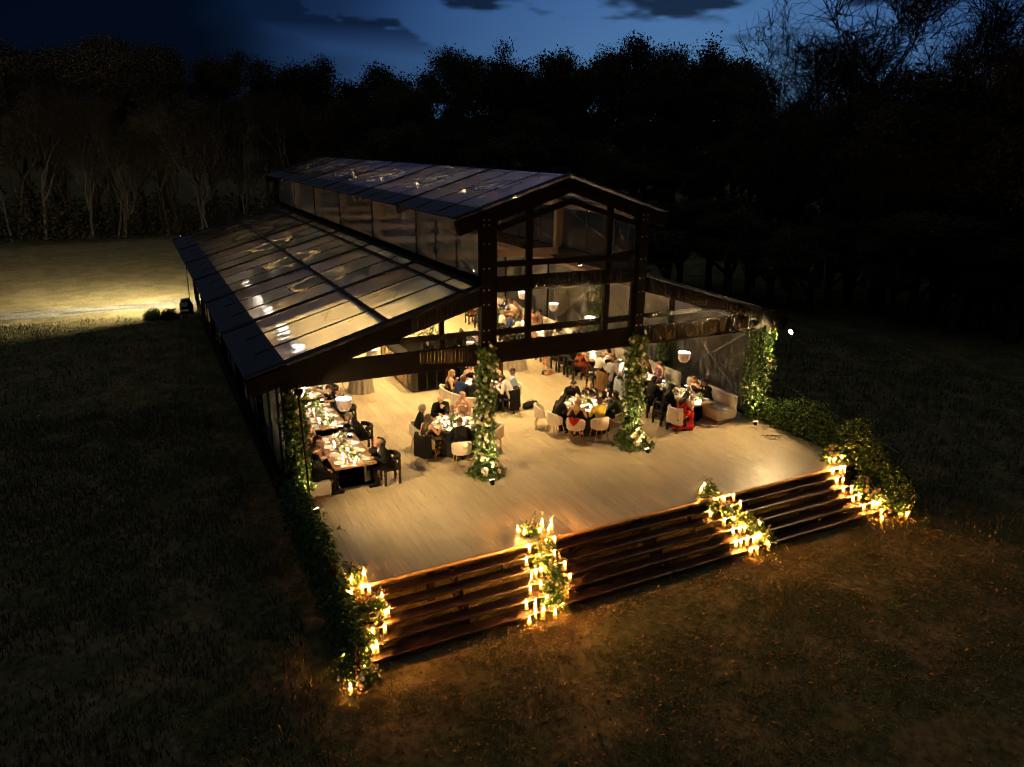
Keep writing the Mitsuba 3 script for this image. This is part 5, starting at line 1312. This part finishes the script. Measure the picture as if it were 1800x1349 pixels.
def plant(px, D, protos, topy, g, lab, grp, cname='broadleaf_tree', thin=1.0):
    x, y, a = ray(px, D); z = float(gz(x, y)); lab = lab % (ZONE[int(np.clip((px + 60) / 1900 * 8, 0, 7))]) if '%s' in lab else lab; el = math.atan((259 - topy) * math.cos(a - YAW) / 1291.3 * .93)
    h = (CAM[2] + D * math.tan(el) - z) * (.93 if cname[0] == 'b' and cname[1] == 'r' else 1); w = h * g.uniform(.95, 1.3) * thin * (1.15 if cname[1] == 'r' else 1); t = thing(cname, lab, 'tree', grp); TREES.append((lab, px, t)); pw, pf = protos[g.integers(0, len(protos))]
    tw = T().translate([x, y, z - .1]).rotate([0, 0, 1], float(g.uniform(0, 360))).scale([w, w, h]); k = 'woodland_kind_%d' % [q[0] for q in FULL + BARE].index(pw)
    if k not in scene: scene[k] = {'type': 'shapegroup', 'trunk': {**pw, 'bsdf': {'type': 'ref', 'id': 'bark_pale' if cname[1] == 'a' else 'bark'}}, 'crown': {**pf, 'bsdf': {'type': 'ref', 'id': 'tree_leaf'}}}
    scene[t] = {'type': 'instance', 'shapegroup': {'type': 'ref', 'id': k}, 'to_world': tw}


g = np.random.default_rng(404)
GRP = 'dark woodland trees behind the pavilion'
for px in range(-60, 1680, 62):
    D = 98 + g.uniform(-5, 5) + max(0, (px - 500)) * .012 - max(0, px - 1250) * .055
    plant(px + g.uniform(-12, 12), D, FULL, float(np.interp(px, SPX, SPY)) + g.uniform(0, 16) + (34 if px > 1300 else 0), g, 'tall dark woodland tree %s', GRP)
for px in range(-40, 1660, 88):
    D = 87 + g.uniform(-3, 4) - max(0, px - 1250) * .045
    plant(px + g.uniform(-14, 14), D, FULL, float(np.interp(px, SPX, SPY)) + g.uniform(40, 110), g, 'lower leafy woodland-edge tree %s', GRP)
for px in (25, 85, 160, 215, 300, 365, 430, 520, 690, 820):
    plant(px, 85 + g.uniform(-2, 2), BARE, float(np.interp(px, SPX, SPY)) + g.uniform(60, 170), g, 'pale bare tree %s', 'bare trees in front of the woodland', 'bare_tree')
for i, (px, ty) in enumerate(((1372, 92), (1425, 15), (1458, -50), (1500, -30), (1570, 20), (1615, 10))):
    plant(px, 58 + 2 * (i % 3), BARE, ty, g, '%s of the bare trees silhouetted against the blue dusk sky' % ORD[i], 'bare trees against the dusk sky', 'bare_tree')
for px in (1690, 1745, 1800, 1860):
    plant(px, 44 + g.uniform(-3, 3), FULL, float(np.interp(px, SPX, SPY)), g, 'tall dark tree at the far right edge of the woodland', 'tall dark trees at the far right', thin=.8)
for px in range(1320, 1900, 58):
    plant(px, 52 + g.uniform(-4, 4), FULL, float(np.interp(px, [1300, 1900], [146, 150])) + g.uniform(0, 25), g, 'low dark tree right of the pavilion %s', 'low dark trees right of the pavilion')
for px in range(560, 1330, 46):
    plant(px + g.uniform(-12, 12), 83 + g.uniform(-2, 3) - max(0, px - 1250) * .04, FULL, g.uniform(205, 262), g, 'young bushy woodland tree %s', 'young trees under the woodland edge', thin=1.5)
for px in range(1655, 1900, 60):
    plant(px, 47 + g.uniform(-2, 2), FULL, 70 + g.uniform(0, 40), g, 'dark bushy tree filling the far right edge of the wood', 'dark bushy trees at the far right', thin=1.3)
for px in range(1010, 1900, 38):
    plant(px + g.uniform(-10, 10), 49 + g.uniform(-3, 3), FULL, g.uniform(318, 385), g, 'dark bushy young tree right of the pavilion %s', 'dark young trees right of the pavilion', thin=2.0)
# undergrowth along the edge of the wood
V_, F_, C_ = [], [], []; n = 44000; a = g.uniform(-.22, 1.2, n); D = g.uniform(83, 96, n) - np.clip((a - .75) * 55, 0, 36); x = CAM[0] + D * np.sin(a); y = CAM[1] + D * np.cos(a)
P = np.stack([x, y, gz(x, y) + g.uniform(0, 1, n) ** 1.4 * 6.5 * meshkit.fbm(np.stack([x * .35, y * .35, x * 0], -1), 3, 2)], -1); N = g.normal(size=(n, 3)); N /= np.linalg.norm(N, axis=1, keepdims=True)
labels['undergrowth'] = {'kind': 'stuff', 'label': 'dark undergrowth at the foot of the woodland edge', 'category': 'undergrowth'}
put('undergrowth', MB().add(*leaf_mesh(P, N, .30, g, TC * .7, .2)).ply(False, True), 'tree_leaf')

same = {}
for lab, px, t in TREES: same.setdefault(lab, []).append((px, t))
for lab, v in same.items():
    if 1 < len(v) <= 8:
        for i, (px, t) in enumerate(sorted(v)): labels[t]['label'] = '%s, %s from left' % (lab, ORD[i])
